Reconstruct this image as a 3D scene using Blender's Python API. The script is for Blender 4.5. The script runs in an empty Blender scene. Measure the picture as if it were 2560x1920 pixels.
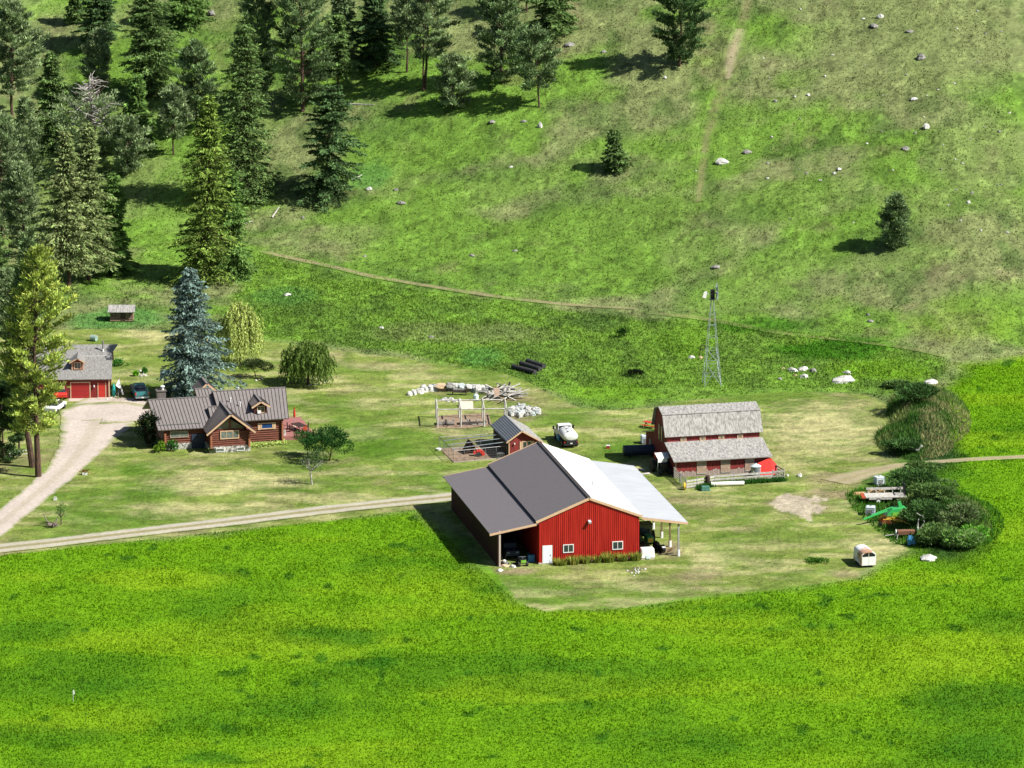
import bpy, math, random
import numpy as np
from math import radians as R, sin, cos, pi
from mathutils import Vector, Matrix

# ------------------------------------------------------------------ camera, sky, sun, exposure
SC = bpy.context.scene
F = 13850.0; PITCH = R(13.69); CAM = np.array([0., -636., 176.])
cd = bpy.data.cameras.new("camera"); cam = bpy.data.objects.new("camera", cd)
SC.collection.objects.link(cam); SC.camera = cam
cam.location = CAM; cam.rotation_euler = (pi/2 - PITCH, 0, 0)
cd.sensor_width = 36; cd.lens = 36*F/2560; cd.clip_start = 1; cd.clip_end = 4000
SUN_AZ = R(24); SUN_EL = R(45)
sd = Vector((cos(SUN_EL)*cos(SUN_AZ), -cos(SUN_EL)*sin(SUN_AZ), sin(SUN_EL)))
W = bpy.data.worlds.new("World"); SC.world = W; W.use_nodes = True
nt = W.node_tree; sky = nt.nodes.new("ShaderNodeTexSky"); sky.sky_type = 'NISHITA'; sky.sun_disc = False
sky.sun_elevation = SUN_EL; sky.sun_rotation = pi/2 + SUN_AZ
nt.links.new(sky.outputs[0], nt.nodes["Background"].inputs[0]); nt.nodes["Background"].inputs[1].default_value = 0.05
sl = bpy.data.lights.new("sun", 'SUN'); sl.energy = 5.0; sl.angle = R(0.53); sl.color = (1, .96, .88)
so = bpy.data.objects.new("sun", sl); SC.collection.objects.link(so); so.rotation_euler = sd.to_track_quat('Z', 'Y').to_euler()
SC.view_settings.view_transform = 'Standard'; SC.view_settings.look = 'None'
SC.view_settings.exposure = 0.68; SC.view_settings.gamma = 1
SC.render.engine = 'CYCLES'; SC.cycles.max_bounces = 5; SC.cycles.diffuse_bounces = 1; SC.cycles.transparent_max_bounces = 4
rng = np.random.default_rng(7); random.seed(7)

# ------------------------------------------------------------------ numpy noise, terrain, pixel -> ground point
def vnoise(x, y, seed=0):
    xi = np.floor(x).astype(np.int64); yi = np.floor(y).astype(np.int64)
    fx = x-xi; fy = y-yi; fx = fx*fx*(3-2*fx); fy = fy*fy*(3-2*fy)
    def H(a, b):
        n = (a*374761393 + b*668265263 + seed*1442695041) & 0x7fffffff
        n = ((n ^ (n >> 13))*1274126177) & 0x7fffffff
        return ((n ^ (n >> 16)) & 0xffff)/65535.0
    return (H(xi, yi)*(1-fx)+H(xi+1, yi)*fx)*(1-fy)+(H(xi, yi+1)*(1-fx)+H(xi+1, yi+1)*fx)*fy
def fbm(x, y, s, oct=4, seed=0):
    t = 0.; a = .5; x = x/s; y = y/s
    for o in range(oct):
        t = t+a*vnoise(x, y, seed+o*17); a *= .5; x = x*2.03+3.1; y = y*2.03+1.7
    return t/(1-.5**oct)
def ss(a, b, x): t = np.clip((x-a)/(b-a), 0, 1); return t*t*(3-2*t)
def softp(x, w): return w*np.log1p(np.exp(np.clip(x/w, -30, 30)))+np.where(x/w > 30, x-30*w, 0)
def hgt(x, y):
    x = np.asarray(x, float); y = np.asarray(y, float)
    yf = 148-.7*np.clip(x, -75, 65)
    h = .03*softp(y-105, 6) + .25*softp(y-yf, 7)
    m = ss(0, 30, y-yf+10)
    h = h + m*(1.6*(fbm(x, y, 34, 3, 5)-.5)+.5*(fbm(x, y, 7, 2, 9)-.5)+.38*(fbm(x, y*.8, 2.6, 3, 15)-.5))
    h = h + (1-m)*.25*(fbm(x, y, 18, 2, 3)-.5)*ss(60, 90, y)
    for cx, cy, rx, ry, hh in MOUND: h = h+hh*np.clip(1-((x-cx)/rx)**2-((y-cy)/ry)**2, 0, 1)**.8
    return h
MOUND = []
fw = np.array([0, cos(PITCH), -sin(PITCH)]); up = np.array([0, sin(PITCH), cos(PITCH)])
def ray(px, py): return fw+np.array([1., 0, 0])*(px-1280)/F-up*(py-960)/F
def at(px, py, z=0.):
    d = ray(px, py); return CAM+d*(z-CAM[2])/d[2]
def gp(px, py):                      # where the view ray meets the terrain
    d = ray(px, py); ts = np.linspace(480, 1500, 1021); P = CAM[None]+d[None]*ts[:, None]
    f = P[:, 2]-hgt(P[:, 0], P[:, 1]); i = int(np.argmax(f < 0)); i = max(i, 1)
    t = ts[i-1]+(ts[i]-ts[i-1])*f[i-1]/(f[i-1]-f[i]); p = CAM+d*t; p[2] = float(hgt(p[0], p[1])); return p
def ppm(p): return F/float((np.array(p)-CAM)@fw)
MOUND = [(at(2322, 1040)[0], at(2322, 1040)[1], 5.2, 15, 2.0), (at(2285, 1105)[0], at(2285, 1105)[1], 4.8, 9, 1.6), (at(2345, 1300)[0], at(2345, 1300)[1], 6.2, 12, 1.3)]
D = 1.15732                            # measured on a 2212 px wide view of the photograph
def dp(pts): return np.array([gp(x*D, y*D)[:2] for x, y in pts])

# ------------------------------------------------------------------ materials
MATS = {}
def lin(c): return tuple((v/12.92 if v <= .04045 else ((v+.055)/1.055)**2.4) for v in c)
def mat(name, c, c2=None, rough=.8, metal=0., scale=3., bump=0., bscale=None, stretch=(1, 1, 1), spec=.3, detail=4, contrast=(.35, .65)):
    if name in MATS: return MATS[name]
    m = bpy.data.materials.new(name); m.use_nodes = True; n = m.node_tree.nodes; l = m.node_tree.links
    b = n["Principled BSDF"]; b.inputs["Roughness"].default_value = rough; b.inputs["Metallic"].default_value = metal
    b.inputs["Specular IOR Level"].default_value = spec
    c2 = c2 or tuple(v*.72 for v in c)
    tc = n.new("ShaderNodeTexCoord"); mp = n.new("ShaderNodeMapping"); mp.inputs["Scale"].default_value = stretch
    l.new(tc.outputs["Object"], mp.inputs[0])
    ns = n.new("ShaderNodeTexNoise"); ns.inputs["Scale"].default_value = scale; ns.inputs["Detail"].default_value = detail
    l.new(mp.outputs[0], ns.inputs["Vector"])
    r = n.new("ShaderNodeValToRGB"); r.color_ramp.elements[0].position = contrast[0]; r.color_ramp.elements[1].position = contrast[1]
    r.color_ramp.elements[0].color = (*c2, 1); r.color_ramp.elements[1].color = (*c, 1)
    l.new(ns.outputs["Fac"], r.inputs[0]); l.new(r.outputs[0], b.inputs["Base Color"])
    if bump:
        n2 = n.new("ShaderNodeTexNoise"); n2.inputs["Scale"].default_value = bscale or scale*3; l.new(mp.outputs[0], n2.inputs["Vector"])
        bp = n.new("ShaderNodeBump"); bp.inputs["Strength"].default_value = bump; bp.inputs["Distance"].default_value = .1
        l.new(n2.outputs["Fac"], bp.inputs["Height"]); l.new(bp.outputs[0], b.inputs["Normal"])
    MATS[name] = m; return m
def colmat(name, rough=.9, noise=1.5, amt=.35, trans=0., bump=0., stretch=(1, 1, 1), noise2=None):
    m = bpy.data.materials.new(name); m.use_nodes = True; n = m.node_tree.nodes; l = m.node_tree.links
    b = n["Principled BSDF"]; b.inputs["Roughness"].default_value = rough; b.inputs["Specular IOR Level"].default_value = .12
    a = n.new("ShaderNodeAttribute"); a.attribute_name = "Col"
    tc = n.new("ShaderNodeTexCoord"); mp = n.new("ShaderNodeMapping"); mp.inputs["Scale"].default_value = stretch
    l.new(tc.outputs["Object"], mp.inputs[0])
    ns = n.new("ShaderNodeTexNoise"); ns.inputs["Scale"].default_value = noise; ns.inputs["Detail"].default_value = 5; ns.inputs["Roughness"].default_value = .65
    l.new(mp.outputs[0], ns.inputs["Vector"])
    mr = n.new("ShaderNodeMapRange"); mr.inputs[1].default_value = .3; mr.inputs[2].default_value = .7
    mr.inputs[3].default_value = 1-amt; mr.inputs[4].default_value = 1+amt; l.new(ns.outputs["Fac"], mr.inputs[0])
    vm = n.new("ShaderNodeVectorMath"); vm.operation = 'SCALE'; l.new(a.outputs["Color"], vm.inputs[0]); l.new(mr.outputs[0], vm.inputs["Scale"])
    l.new(vm.outputs[0], b.inputs["Base Color"])
    if bump:
        bp = n.new("ShaderNodeBump"); bp.inputs["Strength"].default_value = bump; bp.inputs["Distance"].default_value = .25
        l.new(ns.outputs["Fac"], bp.inputs["Height"]); l.new(bp.outputs[0], b.inputs["Normal"])
    if trans:
        t = n.new("ShaderNodeBsdfTranslucent"); l.new(vm.outputs[0], t.inputs[0]); mx = n.new("ShaderNodeMixShader"); mx.inputs[0].default_value = trans
        l.new(b.outputs[0], mx.inputs[1]); l.new(t.outputs[0], mx.inputs[2]); l.new(mx.outputs[0], n["Material Output"].inputs[0])
    return m
M_GROUND = colmat("meadow_ground", noise=1.7, amt=.30, bump=.6)
M_ROAD = colmat("gravel", noise=2.2, amt=.16, bump=.25)
M_GRASS = colmat("grass_blades", noise=.6, amt=.12, trans=.42)
M_LEAF = colmat("needles", noise=1.2, amt=.25, trans=.18)
M_BARK = mat("bark", (.13, .075, .05), (.045, .03, .024), scale=6, stretch=(1, 1, .3), bump=.5)
M_DEADW = mat("dead_wood", (.55, .52, .49), (.34, .31, .29), scale=4)
M_ROCK = mat("granite", (.30, .29, .27), (.14, .14, .13), scale=1.8, bump=.6, bscale=5)
M_ROCKW = mat("pale_stone", (.66, .65, .61), (.34, .34, .32), scale=1.6, bump=.6, bscale=5)
M_ROCKO = mat("ochre_stone", (.60, .42, .24), (.42, .33, .25), scale=1.2, bump=.5, bscale=5)
M_ROCKB = mat("bluish_stone", (.45, .52, .52), (.36, .38, .38), scale=1.2, bump=.5, bscale=5)
M_RED = mat("red_metal_siding", (.50, .026, .018), (.36, .014, .010), rough=.5, scale=1.6, stretch=(1.6, 1, .15), detail=8)
M_REDSH = mat("dull_shaded_red_siding", (.075, .022, .018), (.05, .015, .013), rough=.7, scale=1)  # barn red with the lean-to wall's shade painted in; also plain dull red
M_REDW = mat("weathered_red_boards", (.27, .035, .032), (.14, .025, .024), scale=2, stretch=(2, 2, .5))
M_TRIM = mat("tan_trim", (.62, .42, .27), (.55, .36, .23), rough=.6)
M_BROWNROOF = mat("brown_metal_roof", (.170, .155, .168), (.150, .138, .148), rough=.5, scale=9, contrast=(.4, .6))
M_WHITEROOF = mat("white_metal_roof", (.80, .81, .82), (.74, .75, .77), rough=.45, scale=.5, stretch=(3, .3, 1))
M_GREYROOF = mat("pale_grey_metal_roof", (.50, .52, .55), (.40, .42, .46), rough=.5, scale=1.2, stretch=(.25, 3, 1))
M_SEAM = mat("taupe_standing_seam", (.22, .195, .19), (.19, .17, .165), rough=.45, scale=2)
M_SEAMD = mat("seam_rib", (.07, .06, .06), rough=.5)
M_SHAKEG = mat("grey_shakes", (.27, .265, .255), (.15, .145, .14), scale=3, stretch=(2.2, .8, .8), bump=.4, contrast=(.3, .62), detail=8)
M_SHAKE = mat("weathered_cedar_shakes", (.38, .37, .35), (.15, .145, .14), scale=2.4, stretch=(2.2, .8, .8), bump=.4, contrast=(.3, .62), detail=8)
M_LOG = mat("stained_logs", (.20, .062, .035), (.10, .032, .022), scale=3, stretch=(.5, 3, 3), rough=.5)
M_LOGEND = mat("orange_log_ends", (.42, .17, .09), (.28, .10, .05), scale=5)
M_STONE = mat("river_stone_wall", (.58, .56, .52), (.10, .10, .09), scale=5, bump=.8, contrast=(.42, .52))
M_GLASS = mat("window_glass", (.02, .03, .035), (.035, .05, .055), rough=.08, spec=.8, scale=1)
M_GLASSB = mat("painted_sky_glass", (.02, .07, .22), (.015, .05, .16), rough=.1, spec=.8)  # sky reflection painted in as a blue base colour
M_GLASSG = mat("pale_curtained_glass", (.17, .20, .18), (.08, .10, .09), rough=.2, spec=.6, scale=1.5)
M_WHITE = mat("white_paint", (.80, .80, .78), (.70, .70, .68), rough=.5, scale=2)
M_DOORW = mat("white_door_paint", (.74, .78, .84), (.68, .72, .80), rough=.5)
M_GREYW = mat("weathered_grey_wood", (.40, .385, .36), (.24, .23, .215), scale=3, stretch=(.5, 3, 3))
M_GREYW2 = mat("bleached_lumber", (.56, .54, .50), (.36, .34, .31), scale=3)
M_TANW = mat("tan_boards", (.42, .30, .22), (.28, .20, .16), scale=3)
M_DARK = mat("dark_rubber", (.018, .018, .02), (.03, .03, .03), rough=.7)
M_BLACK = mat("black_paint", (.012, .013, .018), rough=.35, spec=.5)
M_STEEL = mat("galvanised_steel", (.36, .40, .43), (.22, .26, .30), rough=.35, metal=.6, scale=2, stretch=(1, 1, .3))
M_STEELL = mat("pale_galvanised_lattice", (.40, .45, .47), (.30, .35, .38), rough=.45, metal=.2)
M_STEELD = mat("dull_pipe", (.30, .30, .30), (.2, .2, .2), rough=.5, metal=.4)
M_REDP = mat("bright_red_paint", (.62, .035, .025), (.48, .03, .022), rough=.35, spec=.5)
M_REDDOOR = mat("garage_red_paint", (.40, .028, .028), (.33, .024, .024), rough=.5, scale=1)
M_GREENP = mat("green_machine_paint", (.04, .42, .10), (.05, .34, .10), rough=.35, spec=.5)
M_LIME = mat("lime_paint", (.22, .52, .06), rough=.35)
M_YEL = mat("yellow_paint", (.70, .50, .06), rough=.45)
M_ORANGE = mat("orange_red_paint", (.50, .09, .035), (.30, .05, .025), rough=.5)
M_RUST = mat("rust", (.28, .12, .07), (.16, .09, .06), scale=6)
M_BLUE = mat("blue_paint", (.08, .30, .55), (.05, .22, .42), rough=.4)
M_TEAL = mat("teal_paint", (.05, .22, .24), (.04, .18, .2), rough=.3, spec=.5)
M_TEALB = mat("turquoise_plastic", (.03, .40, .34), rough=.4)
M_PLASTIC = mat("milky_plastic", (.62, .72, .76), (.52, .62, .66), rough=.4, scale=2)
M_NAVY = mat("navy_drum_paint_and_shade", (.03, .045, .08), (.02, .03, .05), rough=.5)
M_DECK = mat("red_deck_boards", (.36, .15, .14), (.28, .12, .11), scale=2, stretch=(.3, 4, 1))
M_SOIL = mat("bare_soil", (.34, .24, .16), (.20, .14, .10), scale=2, bump=.4)
M_CONC = mat("concrete", (.52, .44, .38), (.46, .38, .33), scale=1)
M_BROWND = mat("brown_barrel", (.06, .035, .03), rough=.6)
M_GREENT = mat("green_tub", (.08, .22, .18), (.06, .16, .12), rough=.5)
M_RUSTW = mat("white_paint_with_rust", (.74, .75, .75), (.48, .28, .19), scale=.7, rough=.5, contrast=(.42, .55))
M_POSTW = mat("creosote_post", (.22, .17, .08), (.14, .11, .06), scale=3)
M_HAYB = mat("dry_straw", (.52, .33, .16), (.36, .22, .11), scale=5, bump=.5)

# ------------------------------------------------------------------ mesh builder
class B:
    def __init__(s): s.v = []; s.f = []
    def add(s, vs, fs):
        o = len(s.v); s.v += [tuple(map(float, v)) for v in vs]; s.f += [tuple(i+o for i in f) for f in fs]; return s
    def box(s, x0, y0, z0, x1, y1, z1):
        return s.add([(x0, y0, z0), (x1, y0, z0), (x1, y1, z0), (x0, y1, z0), (x0, y0, z1), (x1, y0, z1), (x1, y1, z1), (x0, y1, z1)],
                     [(0, 3, 2, 1), (4, 5, 6, 7), (0, 1, 5, 4), (1, 2, 6, 5), (2, 3, 7, 6), (3, 0, 4, 7)])
    def cbox(s, c, size, rz=0, rx=0, ry=0, taper=1.):
        m = Matrix.Rotation(rz, 3, 'Z') @ Matrix.Rotation(ry, 3, 'Y') @ Matrix.Rotation(rx, 3, 'X'); vs = []
        for dz in (-.5, .5):
            k = taper if dz > 0 else 1
            for dx, dy in ((-.5, -.5), (.5, -.5), (.5, .5), (-.5, .5)):
                vs.append(Vector(c)+m @ Vector((dx*size[0]*k, dy*size[1]*k, dz*size[2])))
        return s.add(vs, [(0, 3, 2, 1), (4, 5, 6, 7), (0, 1, 5, 4), (1, 2, 6, 5), (2, 3, 7, 6), (3, 0, 4, 7)])
    def beam(s, a, b, w, h, upv=(0, 0, 1), lift=0.):
        a = Vector(a); b = Vector(b); d = (b-a).normalized(); u = Vector(upv); sx = d.cross(u)
        if sx.length < 1e-4: sx = Vector((1, 0, 0))
        sx.normalize(); u = sx.cross(d).normalized(); vs = []
        for p in (a, b):
            for i, j in ((-1, 0), (1, 0), (1, 1), (-1, 1)): vs.append(p+sx*w/2*i+u*(h*j+lift))
        return s.add(vs, [(0, 1, 2, 3), (7, 6, 5, 4), (0, 4, 5, 1), (1, 5, 6, 2), (2, 6, 7, 3), (3, 7, 4, 0)])
    def tube(s, a, b, r0, r1=None, n=8):
        r1 = r0 if r1 is None else r1; a = Vector(a); b = Vector(b); d = (b-a).normalized()
        t = Vector((0, 0, 1)) if abs(d.z) < .9 else Vector((1, 0, 0)); u = d.cross(t).normalized(); w = d.cross(u)
        vs = [p+(u*cos(2*pi*k/n)+w*sin(2*pi*k/n))*r for p, r in ((a, r0), (b, r1)) for k in range(n)]
        fs = [(k, (k+1) % n, n+(k+1) % n, n+k) for k in range(n)]+[tuple(range(n-1, -1, -1)), tuple(range(n, 2*n))]
        return s.add(vs, fs)
    def path(s, pts, r0, r1=None, n=6):
        r1 = r0 if r1 is None else r1; k = len(pts)-1
        for i in range(k): s.tube(pts[i], pts[i+1], r0+(r1-r0)*i/k, r0+(r1-r0)*(i+1)/k, n)
        return s
    def slab(s, pts, t):
        p = [Vector(q) for q in pts]; nrm = (p[1]-p[0]).cross(p[2]-p[1]).normalized()
        if nrm.z < 0: nrm = -nrm
        n = len(p); vs = p+[q-nrm*t for q in p]
        return s.add(vs, [tuple(range(n)), tuple(range(2*n-1, n-1, -1))]+[(i, n+i, n+(i+1) % n, (i+1) % n) for i in range(n)])
    def prism(s, poly, y0, y1, axis='y'):      # poly in (x,z), extruded along y ; axis 'x': poly in (y,z) extruded along x
        n = len(poly)
        vs = [(a, y, b) if axis == 'y' else (y, a, b) for y in (y0, y1) for a, b in poly]
        return s.add(vs, [tuple(range(n)), tuple(range(2*n-1, n-1, -1))]+[(i, n+i, n+(i+1) % n, (i+1) % n) for i in range(n)])
    def lathe(s, prof, n=16, c=(0, 0, 0)):
        vs = [(c[0]+r*cos(2*pi*k/n), c[1]+r*sin(2*pi*k/n), c[2]+z) for r, z in prof for k in range(n)]
        fs = [(i*n+k, i*n+(k+1) % n, (i+1)*n+(k+1) % n, (i+1)*n+k) for i in range(len(prof)-1) for k in range(n)]
        return s.add(vs, fs+[tuple(range(n-1, -1, -1)), tuple(range((len(prof)-1)*n, len(prof)*n))])
    def wheel(s, c, r, w, axis=(1, 0, 0), n=14):
        a = Vector(axis).normalized()*w/2; c = Vector(c); return s.tube(c-a, c+a, r, n=n)
    def seams(s, e0, e1, r0, r1, n, w=.05, h=.06):
        e0, e1, r0, r1 = map(Vector, (e0, e1, r0, r1)); nr = (e1-e0).cross(r0-e0).normalized()
        if nr.z < 0: nr = -nr
        for k in range(n+1): t = k/n; s.beam(e0.lerp(e1, t), r0.lerp(r1, t), w, h, nr, .002)
        return s
def build(name, b, m, parent=None, smooth=False, bevel=0):
    me = bpy.data.meshes.new(name); me.from_pydata(b.v, [], b.f); me.materials.append(m)
    if smooth: me.polygons.foreach_set("use_smooth", [True]*len(me.polygons))
    me.update(); o = bpy.data.objects.new(name, me); SC.collection.objects.link(o)
    if parent: o.parent = parent
    if bevel:
        md = o.modifiers.new("bevel", 'BEVEL'); md.width = bevel; md.segments = 2; md.limit_method = 'ANGLE'
    return o
def tag(o, label, cat, group=None):
    o['label'] = label; o['category'] = cat
    if group: o['group'] = group
    return o
def thing(name, label, cat, loc, rz=0., group=None):
    o = bpy.data.objects.new(name, None); SC.collection.objects.link(o); o.location = tuple(map(float, loc)); o.rotation_euler = (0, 0, rz)
    o.empty_display_size = .3; return tag(o, label, cat, group)
def solo(name, b, m, label, cat, loc, rz=0., group=None, smooth=False, bevel=0):
    o = build(name, b, m, None, smooth, bevel); o.location = tuple(map(float, loc)); o.rotation_euler = (0, 0, rz); return tag(o, label, cat, group)
def struct(o): o['kind'] = 'structure'; return o
def npmesh(name, V, Fc, m, col=None, parent=None, smooth=False):
    me = bpy.data.meshes.new(name); k = Fc.shape[1]
    me.vertices.add(len(V)); me.vertices.foreach_set("co", np.ascontiguousarray(V, dtype=np.float32).ravel())
    me.loops.add(Fc.size); me.loops.foreach_set("vertex_index", np.ascontiguousarray(Fc, dtype=np.int32).ravel())
    me.polygons.add(len(Fc)); me.polygons.foreach_set("loop_start", np.arange(0, Fc.size, k, dtype=np.int32))
    me.polygons.foreach_set("loop_total", np.full(len(Fc), k, dtype=np.int32))
    me.update(calc_edges=True)
    if col is not None:
        a = me.attributes.new("Col", 'FLOAT_COLOR', 'POINT'); c4 = np.ones((len(V), 4), np.float32); c4[:, :3] = col; a.data.foreach_set("color", c4.ravel())
    me.materials.append(m)
    if smooth: me.polygons.foreach_set("use_smooth", np.ones(len(Fc), bool))
    o = bpy.data.objects.new(name, me); SC.collection.objects.link(o)
    if parent: o.parent = parent
    return o

# ------------------------------------------------------------------ ground zones and colours (what grows where)
def polyd(x, y, P):                     # signed distance, + inside
    d2 = np.full(x.shape, 1e12); ins = np.zeros(x.shape, bool); n = len(P)
    for i in range(n):
        ax, ay = P[i]; bx, by = P[(i+1) % n]; ex, ey = bx-ax, by-ay
        t = np.clip(((x-ax)*ex+(y-ay)*ey)/(ex*ex+ey*ey+1e-9), 0, 1)
        d2 = np.minimum(d2, (x-ax-t*ex)**2+(y-ay-t*ey)**2)
        c = ((ay > y) != (by > y)); ins ^= c & (x < ex*(y-ay)/(ey if abs(ey) > 1e-9 else 1e-9)+ax)
    return np.where(ins, 1, -1)*np.sqrt(d2)
Z_LAWN = dp([(-60, 716), (150, 712), (250, 711), (345, 714), (560, 735), (640, 745), (800, 765), (880, 775), (960, 790), (1060, 800), (1130, 820),
             (1175, 845), (1250, 880), (1320, 888), (1420, 880), (1500, 864), (1620, 851), (1720, 846), (1870, 852), (1962, 868), (1946, 900), (1906, 950),
             (1903, 985), (1940, 1002), (1880, 1025), (1840, 1065), (1860, 1100), (1905, 1140), (1962, 1188), (1885, 1215), (1845, 1250), (1660, 1276), (1500, 1290),
             (1330, 1314), (1180, 1320), (1125, 1303), (1085, 1262), (1060, 1226), (1015, 1160), (955, 1108), (900, 1100), (700, 1126), (400, 1156), (0, 1200), (-60, 1204)])
Z_LUSH = dp([(500, 640), (560, 545), (700, 590), (850, 620), (1000, 640), (1200, 668), (1400, 690), (1500, 690), (1700, 715), (1900, 740), (2040, 775),
             (2050, 800), (1975, 840), (1870, 850), (1720, 845), (1500, 863), (1320, 887), (1250, 879), (1130, 818), (1000, 790), (880, 765), (640, 735), (500, 720)])
Z_HAYR = dp([(2080, 790), (2260, 770), (2260, 1990), (-60, 1990), (-60, 1203), (400, 1157), (900, 1101), (1120, 1305), (1180, 1322), (1330, 1316), (1660, 1278), (1850, 1252), (1965, 1190), (1960, 1000), (2040, 860)])
# ellipses of differing growth: (x, y, rx, ry) in view px, colour, strength
HAY = np.array(lin((.49, .70, .08))); HAYD = np.array(lin((.27, .51, .08))); HAYY = np.array(lin((.61, .77, .12)))
PAS = np.array(lin((.58, .63, .40))); PASG = np.array(lin((.50, .66, .26))); PASD = np.array(lin((.35, .48, .22))); DIRT = np.array(lin((.66, .60, .47)))
LAWN = np.array(lin((.58, .65, .32))); LAWNY = np.array(lin((.83, .81, .58))); THK = np.array(lin((.22, .36, .15))); LAWNG = np.array(lin((.38, .56, .14))); LUSH = np.array(lin((.52, .69, .26))); FERN = np.array(lin((.40, .63, .30)))
BL = [(715, 1375, 115, 24, HAYD, .8), (790, 1432, 60, 14, HAYD, .8), (700, 1424, 20, 8, HAYD, .8), (40, 1365, 120, 26, HAYD, .6), (2120, 1500, 150, 34, HAYD, .7), (2160, 1340, 80, 30, HAYD, .5),
      (1960, 1050, 130, 150, HAYD, .0), (350, 1250, 160, 25, HAYY, .7), (420, 1392, 330, 25, HAYY, .5), (2080, 1410, 160, 50, HAYY, .6), (1750, 1380, 260, 22, HAYY, .4), (1250, 1470, 250, 30, HAYD, .35),
      (100, 1590, 160, 30, HAYD, .5), (1000, 1190, 130, 45, HAYD, .45), (1060, 1260, 60, 30, HAYD, .6), (900, 1250, 200, 30, HAYY, .3), (1500, 1600, 300, 26, HAYD, .35), (600, 1530, 260, 20, HAYD, .3),
      (1500, 1345, 200, 14, HAYY, .5), (260, 1480, 120, 16, HAYD, .4), (2150, 1620, 120, 30, HAYD, .6), (1350, 1440, 160, 20, HAYD, .4), (470, 1640, 90, 14, HAYD, .7),
      (1250, 160, 90, 48, PASG, 1.), (1300, 200, 70, 25, PASG, .7), (860, 350, 230, 55, PASG, .7), (1080, 400, 220, 45, PASG, .75), (900, 480, 200, 60, PASG, .6), (1350, 470, 260, 60, PASG, .8),
      (1400, 560, 250, 60, PASG, .6), (1160, 510, 190, 50, PASG, .5), (1700, 430, 170, 60, PASG, .8), (2000, 430, 200, 60, PASG, .55), (1720, 560, 170, 50, PASG, .8), (1600, 640, 160, 40, PASG, .7), (1960, 560, 150, 40, PASG, .4),
      (1640, 235, 110, 26, PASG, .55), (1720, 165, 70, 22, PASG, .8), (1880, 206, 55, 16, PASG, 1.), (1900, 350, 90, 25, PASG, .5), (2090, 690, 130, 60, HAYY, .22), (300, 330, 330, 260, PASG, .5), (2120, 330, 150, 110, PAS, .6), (2150, 640, 120, 40, PASG, .5),
      (1090, 370, 110, 22, PASD, .4), (1600, 470, 90, 26, PASD, .5), (1240, 420, 130, 30, PASD, .5), (1900, 520, 110, 40, PASD, .5), (800, 380, 60, 30, FERN, .6),
      (1960, 100, 320, 150, PAS, .85), (700, 520, 160, 40, PAS, .5), (1550, 135, 60, 60, DIRT, .3), (380, 490, 120, 60, LUSH, .6), (330, 580, 110, 50, LUSH, .7), (330, 300, 40, 40, LUSH, .6), (250, 690, 130, 28, FERN, .8), (60, 640, 110, 60, LUSH, .8),
      (1800, 755, 160, 26, HAYD, .9), (1640, 705, 120, 18, HAYD, .7), (1500, 800, 160, 30, LUSH, .5), (1300, 690, 70, 30, PASD, .7), (1370, 810, 35, 16, PASD, .6), (1150, 760, 60, 30, PASD, .4), (1330, 850, 120, 22, HAY, .5), (1900, 800, 130, 26, HAY, .5), (1000, 720, 240, 26, PAS, .5),
      (640, 680, 140, 30, PASD, .35), (620, 640, 90, 22, FERN, .5), (1480, 740, 80, 40, HAY, .3), (1040, 770, 60, 20, FERN, .7),
      (1995, 915, 88, 88, THK, 1.), (2030, 1110, 105, 88, THK, 1.), (1930, 1090, 75, 75, THK, .9), (1800, 1213, 60, 8, HAYD, .9), (1620, 1262, 90, 7, HAYD, .6),
      (230, 770, 40, 22, FERN, .7), (265, 780, 40, 22, LUSH, .8), (1600, 1052, 120, 7, LUSH, .8)]
BLW = [(gp(x*D, y*D)[:2], rx*D/18.5, ry*D, x, y, c, s) for x, y, rx, ry, c, s in BL]
BLW = [(p, rx, max(abs(gp(x*D, y*D-ry)[1]-gp(x*D, y*D+ry)[1])/2, .5), c, s) for p, rx, ry, x, y, c, s in BLW]
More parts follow.
